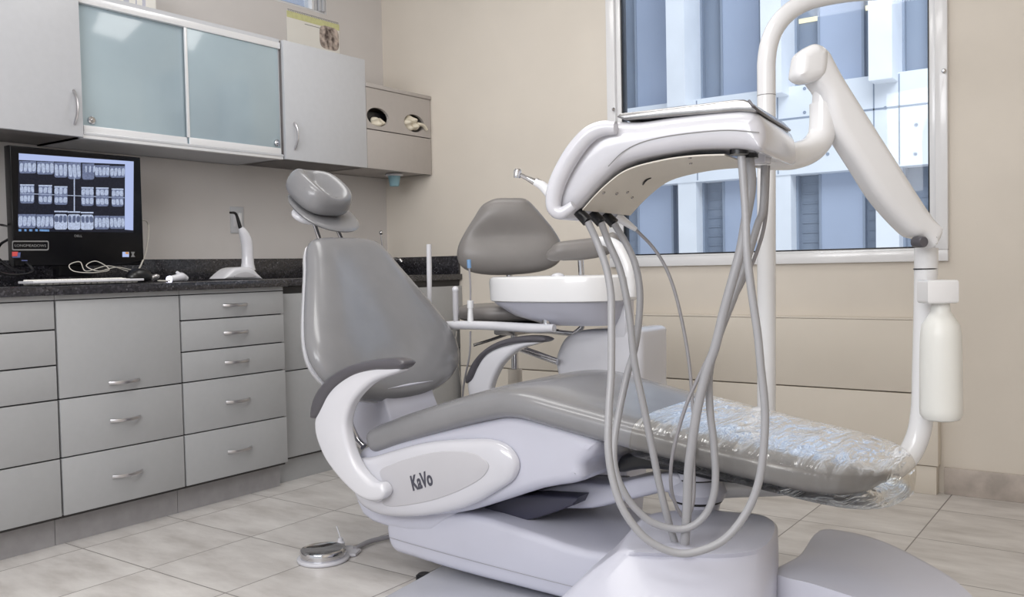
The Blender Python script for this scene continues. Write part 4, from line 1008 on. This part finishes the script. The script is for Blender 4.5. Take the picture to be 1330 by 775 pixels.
# instruments standing in the bar
def stick(name, pts, r, m, label, cat, Y=YA, extra=None):
    tt = empty(name, PA(pts[-1][0], pts[-1][1], 1, Y), label, cat)
    bm = NB(); tube(bm, [PA(x, y, 1, Y) for x, y in pts], r, 14, 3 if len(pts) > 2 else 0); obj('tube', bm, m, tt)
    if extra: extra(tt, Y)
    return tt
def ej(tt, Y):
    obj('blue_tip', tube(NB(), [PA(609, 337, 1, Y), PA(609.5, 348, 1, Y)], .0075, 12, 0), 'blue', tt)
    bm = NB(); tube(bm, [PA(611, 390, 1, Y), PA(611, 400, 1, Y)], .012, 12, 0); tube(bm, [PA(611, 400, 1, Y), PA(611, 418, 1, Y)], [.009, .012], 12, 0); obj('connector', bm, 'rail', tt)
stick('saliva_ejector', [(609, 340), (611, 370), (611, 393)], .0035, 'hose2', 'thin saliva ejector with pale blue tip standing in the white holder bar', 'ejector', extra=ej)
def sh(tt, Y):
    bm = NB(); bmesh.ops.create_uvsphere(bm, u_segments=14, v_segments=8, radius=.013, matrix=Matrix.Translation(PA(591.5, 376, 1, Y))); obj('white_cap', bm, 'white', tt)
stick('suction_handpiece', [(591.5, 377), (592, 400), (592, 418)], [.011, .012, .009], 'scr_grey' if 'scr_grey' in M else 'logo_grey', 'short thick suction handpiece with white cap left of the blue-tipped ejector', 'suction tube', extra=sh)
stick('suction_tube', [(557, 317), (557.5, 350), (558, 395)], [.0095, .010, .0085], 'white', 'tall white suction tube rising behind the right edge of the chair backrest', 'suction tube', Y=-1.3)
bm = NB()
tube(bm, [PA(x, y, 1, YA) for x, y in ((611, 430), (610, 460), (604, 490), (601, 515), (600, 560))], .0035, 8)
obj('suction_hose', bm, 'hose2', label='thin grey hose dropping from under the blue-tipped ejector', cat='hose')
bm = NB()
tube(bm, [PA(x, y, 1, YA) for x, y in ((593, 430), (592, 450), (598, 490), (602, 520), (604, 560))], .0022, 8)
obj('suction_hose', bm, 'cable_w', label='very thin pale tube dropping from under the short suction handpiece', cat='hose')
bm = NB()
tube(bm, [PA(x, y, 1, -1.42) for x, y in ((556, 430), (548, 470), (541, 500), (532, 532), (527, 560))], .011, 12)
obj('suction_hose', bm, 'hose', label='thick grey hose slanting down below the chair backrest', cat='hose')

# ------------------------------------------------------------------ assistant's stool
SD = 3.5
sc0 = D(660, 310, SD)
t = empty('assistant_stool', (D(668, 480, SD).x, D(668, 480, SD).y, 0), 'grey upholstered assistant stool with triangular backrest behind the spittoon', 'stool')
nS = (CAM-sc0); nS.z = 0; nS.normalize(); uS = V((0, 0, 1)).cross(nS).normalized()
q = [PL(x, y, sc0, nS) for x, y in [(p_.x, p_.y) for p_ in cat_closed([(x, y, 0) for x, y in ((633, 262), (645, 257.5), (664, 257), (682, 258), (694, 268), (707, 283), (719, 298), (729, 316), (730, 332), (722, 344), (700, 353), (661, 357), (625, 356), (603, 349), (594, 336), (595, 320), (603, 303), (616, 282), (625, 268))], 3)]]
c_ = sum(q, V())/len(q)
bm = NB(); pillow(bm, c_, uS, zu, nS, [((p_-c_).dot(uS), (p_-c_).z) for p_ in q], .05, .03, 12, 6, 2.2, dish=lambda x, y: -.02*math.exp(-(y/.05)**2)); obj('backrest', bm, 'vinyl2', t)
s_c = D(658, 404, SD)
bm = NB(); pillow(bm, V((s_c.x, s_c.y, s_c.z)), V((1, 0, 0)), V((0, 1, 0)), zu, ell(.20, .20, 48), .03, .035, 10, 8, 2.2); obj('seat', bm, 'vinyl2', t)
bm = NB(); pillow(bm, V((s_c.x, s_c.y, s_c.z-.04)), V((1, 0, 0)), V((0, 1, 0)), zu, ell(.19, .19, 40), .006, .012, 4, 8, 2.2); obj('seat_pan', bm, 'black', t)
ar = [D(x, y, SD-.18) for x, y in ((720, 330), (730, 326), (755, 324), (780, 320), (800, 312))]
bm = NB(); tube(bm, [D(709, 332, SD-.18), D(712, 332, SD-.18)]+ar+[D(806, 309, SD-.18)], [.004, .016, .028, .036, .039, .038, .034, .012], 20, 6); obj('body_support', bm, 'vinyl2', t)
ap = D(754, 338, SD-.15)
bm = NB(); tube(bm, [ap, V((ap.x, ap.y, s_c.z-.06)), V((ap.x*.6+s_c.x*.4, ap.y*.6+s_c.y*.4, s_c.z-.075)), V((s_c.x, s_c.y, s_c.z-.07))], .011, 12, 3); obj('support_rod', bm, 'chrome', t)
bb0 = c_-nS*.045+V((0, 0, -.08))
bm = NB(); tube(bm, [bb0, V((bb0.x, bb0.y, s_c.z-.04)), V((s_c.x, s_c.y, s_c.z-.065))], .012, 10, 3); obj('back_rod', bm, 'chrome', t)
gx = D(669, 480, SD); gx = V((s_c.x, s_c.y, 0))
zg = lambda y: D(668, y, SD).z
gp = D(669, 485, SD); gx = V((gp.x, gp.y, 0))
bm = NB(); lathe(bm, gx, [(0, zg(510)), (.014, zg(510)), (.014, zg(432)), (0, zg(432))], seg=20); obj('gas_cylinder', bm, 'chrome', t)
bm = NB(); lathe(bm, gx, [(0, .08), (.032, .08), (.028, zg(479)), (0, zg(479))], seg=24); obj('cylinder_sleeve', bm, 'panel', t)
bm = NB(); box(bm, (gx.x-.05, gx.y-.07, s_c.z-.09), (gx.x+.05, gx.y+.07, s_c.z-.05), .008); tube(bm, [V((gx.x, gx.y, s_c.z-.08)), V((gx.x, gx.y, s_c.z-.09))-rh*.09-V((0, 0, .02)), V((gx.x, gx.y, s_c.z-.1))-rh*.16-V((0, 0, .03))], .006, 8, 2); obj('tilt_mechanism', bm, 'steel', t)
for k in range(5):
    a_ = 2*math.pi*k/5+.3; dr = V((math.cos(a_), math.sin(a_), 0))
    bm = NB(); tube(bm, [gx+V((0, 0, .10)), gx+dr*.14+V((0, 0, .09)), gx+dr*.25+V((0, 0, .062))], [.018, .014, .012], 10, 3); lg = obj('base_leg', bm, 'alu', t)
    bm = NB(); c2_ = gx+dr*.25; lathe(bm, c2_+V((0, 0, .0255))+dr.cross(zu)*-.012, [(0, 0), (.025, 0), (.025, .024), (0, .024)], dr.cross(zu), 16); tube(bm, [c2_+V((0, 0, .03)), c2_+V((0, 0, .06))], .005, 6, 0); obj('caster', bm, 'black', lg)

# ------------------------------------------------------------------ floor things
fc_ = Pz(420, 722, .012)
t = empty('foot_control', (fc_.x, fc_.y, 0), 'round chrome foot control on a white plate on the floor left of the chair', 'foot control')
rx = (Pz(450, 716, .04)-Pz(389, 716, .04)).length/2*.97
bm = NB(); q = [V((fc_.x, fc_.y, .012))+V((x, y, 0)) for x, y in ell(rx*1.14, rx*1.14, 40)]
prism(bm, q, zu, .011, .004); prism(bm, [V((fc_.x, fc_.y, .0125))+rh*a_+fh*b_ for a_, b_ in ((0, .0), (.0, .10), (.07, .11), (.11, .07), (.10, .02))], zu, .011, .003); obj('base_plate', bm, 'gloss', t)
bm = NB(); lathe(bm, (fc_.x, fc_.y, .012), [(0, 0), (rx*.98, 0), (rx, .006), (rx, .02), (rx*.97, .025), (rx*.88, .027), (rx*.8, .024), (0, .020)], seg=44); obj('pedal_disc', bm, 'chrome', t)
kp = V((fc_.x, fc_.y, 0))+rh*.04+fh*.085
bm = NB(); lathe(bm, kp, [(0, .012), (.014, .012), (.014, .03), (.009, .036), (.009, .045), (0, .045)], seg=16); tube(bm, [kp+V((0, 0, .045)), kp+V((0, 0, .085))-rh*.012], .002, 6, 0); obj('stalk', bm, 'white', t)
e1 = V((fc_.x, fc_.y, .012))+rh*.09+fh*.07
bm = NB(); tube(bm, [e1, Pz(480, 703, .014), Pz(505, 697, .014), Pz(540, 690, .014)], .0085, 10, 4); obj('cable', bm, 'hose2', t)
# low curved white cover in the right foreground
defs = [(.2225, [(1066, 690.5), (1100, 692), (1144, 704), (1190, 726), (1243, 759), (1274, 798), (1218, 808), (1150, 786), (1103, 771.5), (1056, 756.5), (1010, 743), (1042, 720)]),
        (.222, [(1064, 689), (1100, 690), (1145, 702), (1192, 724), (1245, 757), (1278, 800), (1220, 812), (1150, 788), (1103, 773), (1056, 758), (1006, 743), (1040, 720)]),
        (.212, [(1063, 690), (1101, 691), (1147, 703), (1194, 726), (1248, 760), (1282, 808), (1221, 820), (1149, 796), (1101, 779), (1054, 764), (1001, 748), (1038, 722)]),
        (.10, [(1063, 740), (1105, 742), (1156, 756), (1206, 784), (1262, 828), (1300, 895), (1226, 925), (1146, 890), (1092, 866), (1042, 845), (990, 815), (1034, 775)]),
        (.0, [(1064, 790), (1108, 794), (1162, 812), (1214, 846), (1272, 900), (1312, 985), (1228, 1022), (1142, 975), (1086, 945), (1036, 918), (984, 880), (1034, 828)])]
bm = loft(NB(), rings_px(defs, 5)); obj('floor_unit_cover', bm, 'lilac', label='low curved glossy white cover on the floor in the right foreground', cat='cover')

# ------------------------------------------------------------------ building across the street
t = empty('office_building', (3, 8.5, -4), 'pale office building with white fins and blue glass across the street', 'building')
YF = 8.0
def fX(px, py, Y=YF): return PA(px, py, 1, Y).x
def fZ(px, py, Y=YF): return PA(px, py, 1, Y).z
zA = fZ(1060, 108); zS = fZ(1100, 146); zBt = fZ(1060, 224)
X0, X1 = -9, 12
obj('glass_curtain', box(NB(), (X0, YF+.35, -6), (X1, YF+.5, 9)), 'ext_glass', t, smooth=False)
obj('spandrel', box(NB(), (X0, YF, zBt), (X1, YF+.34, zA)), 'ext_wall', t, smooth=False)
bm = NB(); box(bm, (X0, YF-.004, zS-.012), (X1, YF-.0005, zS+.012))
for px in (905, 1135, 1168, 1010, 800): box(bm, (fX(px, 150)-.008, YF-.004, zBt+.02), (fX(px, 150)+.008, YF-.0005, zA-.02))
obj('panel_joints', bm, 'ext_dark', t, smooth=False)
bm = NB()
for px, py in ((935, 180), (1045, 115), (1045, 146), (1115, 190), (1190, 162), (1189, 200), (1075, 200), (1150, 140)):
    c_ = PA(px, py, 1, YF-.001); lathe(bm, c_, [(0, -.002), (.022, -.002), (.022, .004), (0, .004)], (0, -1, 0), 12)
obj('tie_holes', bm, 'ext_dark', t)
per = (fX(1143, 60, YF-.3)-fX(877, 60, YF-.3))/2
finc = [fX(1143, 60, YF-.3)+per*k for k in range(-6, 5)]
fw = .42
for xc in finc:
    bm = NB()
    w0 = (fX(1163, 60, YF-.3)-fX(1132, 60, YF-.3))*.5
    prism(bm, [V((xc+a_, YF-.3+b_, 9)) for a_, b_ in ((-w0, 0), (w0, 0), (w0, .62), (-w0, .62))], zu, 9-zA+.12, .01, 1); obj('fin', bm, 'ext_fin', t, smooth=False)
    bm = NB(); box(bm, (xc-w0, YF+.02, -6), (xc+w0, YF+.36, zBt+.01)); obj('pier', bm, 'ext_fin', t, smooth=False)
    # blue solid panel and frames between fins
    for nm, z0, z1 in (('upper', zA, 9), ('lower', -6, zBt)):
        a0, a1 = xc+w0, xc+per-w0
        m0, m1 = a0+(a1-a0)*.30, a0+(a1-a0)*.80
        bm = NB(); box(bm, (m0, YF+.25, z0), (m1, YF+.36, z1)); obj('blue_panel', bm, 'ext_blue', t, smooth=False)
        bm = NB()
        for xx in (a0, m0-.02, m1, a1-.03): box(bm, (xx, YF+.24, z0), (xx+.03, YF+.37, z1))
        obj('mullions', bm, 'ext_dark', t, smooth=False)
        if nm == 'lower':
            bm = NB()
            for k in range(14): 
                z = zBt-.12-k*.13
                box(bm, (a0+.06, YF+.338, z), (m0-.05, YF+.348, z+.012)); box(bm, (m1+.06, YF+.338, z), (a1-.06, YF+.348, z+.012))
            obj('blinds', bm, 'ext_dark', t, smooth=False)
bm = NB()
for px, py, w in ((856, 28, .12), (857, 57, .12), (1044, 27, .22), (1118, 12, .1)):
    c_ = PA(px, py, 1, YF+.34); box(bm, (c_.x-w, c_.y-.01, c_.z-.03), (c_.x+w, c_.y, c_.z+.03))
obj('lit_tubes', bm, 'ceil_light', t, smooth=False)
# slatted facade seen through the high left window
t = empty('neighbouring_facade', (-6, 0, 0), 'pale blue slatted facade glimpsed through the high left window', 'building')
bm = NB(); box(bm, (-6.2, -9, 0), (-6, 7, 9)); obj('facade_wall', bm, 'ext_wall', t, smooth=False)
bm = NB()
for k in range(26):
    y = -7+k*.5; box(bm, (-6.0, y, 2), (-5.95, y+.1, 9))
for k in range(8): box(bm, (-6.0, -9, 4+k*.6), (-5.94, 7, 4.08+k*.6))
obj('slats', bm, 'ext_blue', t, smooth=False)

# ------------------------------------------------------------------ light, sky, camera
w = bpy.data.worlds.new('World'); sc.world = w; w.use_nodes = True
bg = w.node_tree.nodes['Background']; bg.inputs[0].default_value = (.93, .96, 1.0, 1); bg.inputs[1].default_value = .8
def area(name, loc, tgt, sx, sy, e, col=(1, 1, 1)):
    l = bpy.data.lights.new(name, 'AREA'); l.shape = 'RECTANGLE'; l.size = sx; l.size_y = sy; l.energy = e; l.color = col
    o = bpy.data.objects.new(name, l); COL.objects.link(o); o.location = loc
    o.rotation_euler = (V(tgt)-V(loc)).to_track_quat('-Z', 'Y').to_euler(); return o
area('ceiling_panel', (2.2, -2.6, 2.74), (2.2, -2.6, 0), 1.2, .6, 17, (1, .99, .97))
area('ceiling_panel', (1.5, -1.2, 2.74), (1.5, -1.2, 0), 1.2, .6, 11, (1, .99, .97))
area('ceiling_panel', (3.4, -4.2, 2.74), (3.4, -4.2, 0), 1.2, .6, 14, (1, .99, .97))
area('rear_fill_light', (2.6, -5.4, 2.1), (1.0, -.3, 1.9), 2.4, 1.0, 62, (.98, .98, 1.0))  # unseen fill lamp added behind the camera to brighten the upper walls
area('street_daylight', (4, 3.5, 7), (3, 8.3, 2.5), 6, 4, 450, (.92, .96, 1.0))
cd = bpy.data.cameras.new('Camera'); co = bpy.data.objects.new('Camera', cd); COL.objects.link(co)
m3 = Matrix((R_, U_, -F_)).transposed(); co.matrix_world = Matrix.Translation(CAM) @ m3.to_4x4()
cd.sensor_width = 36; cd.sensor_fit = 'HORIZONTAL'; cd.lens = 36*F/1330; cd.clip_start = .05; cd.clip_end = 200
sc.camera = co
sc.view_settings.view_transform = 'Standard'; sc.view_settings.look = 'None'; sc.view_settings.exposure = 0; sc.view_settings.gamma = 1
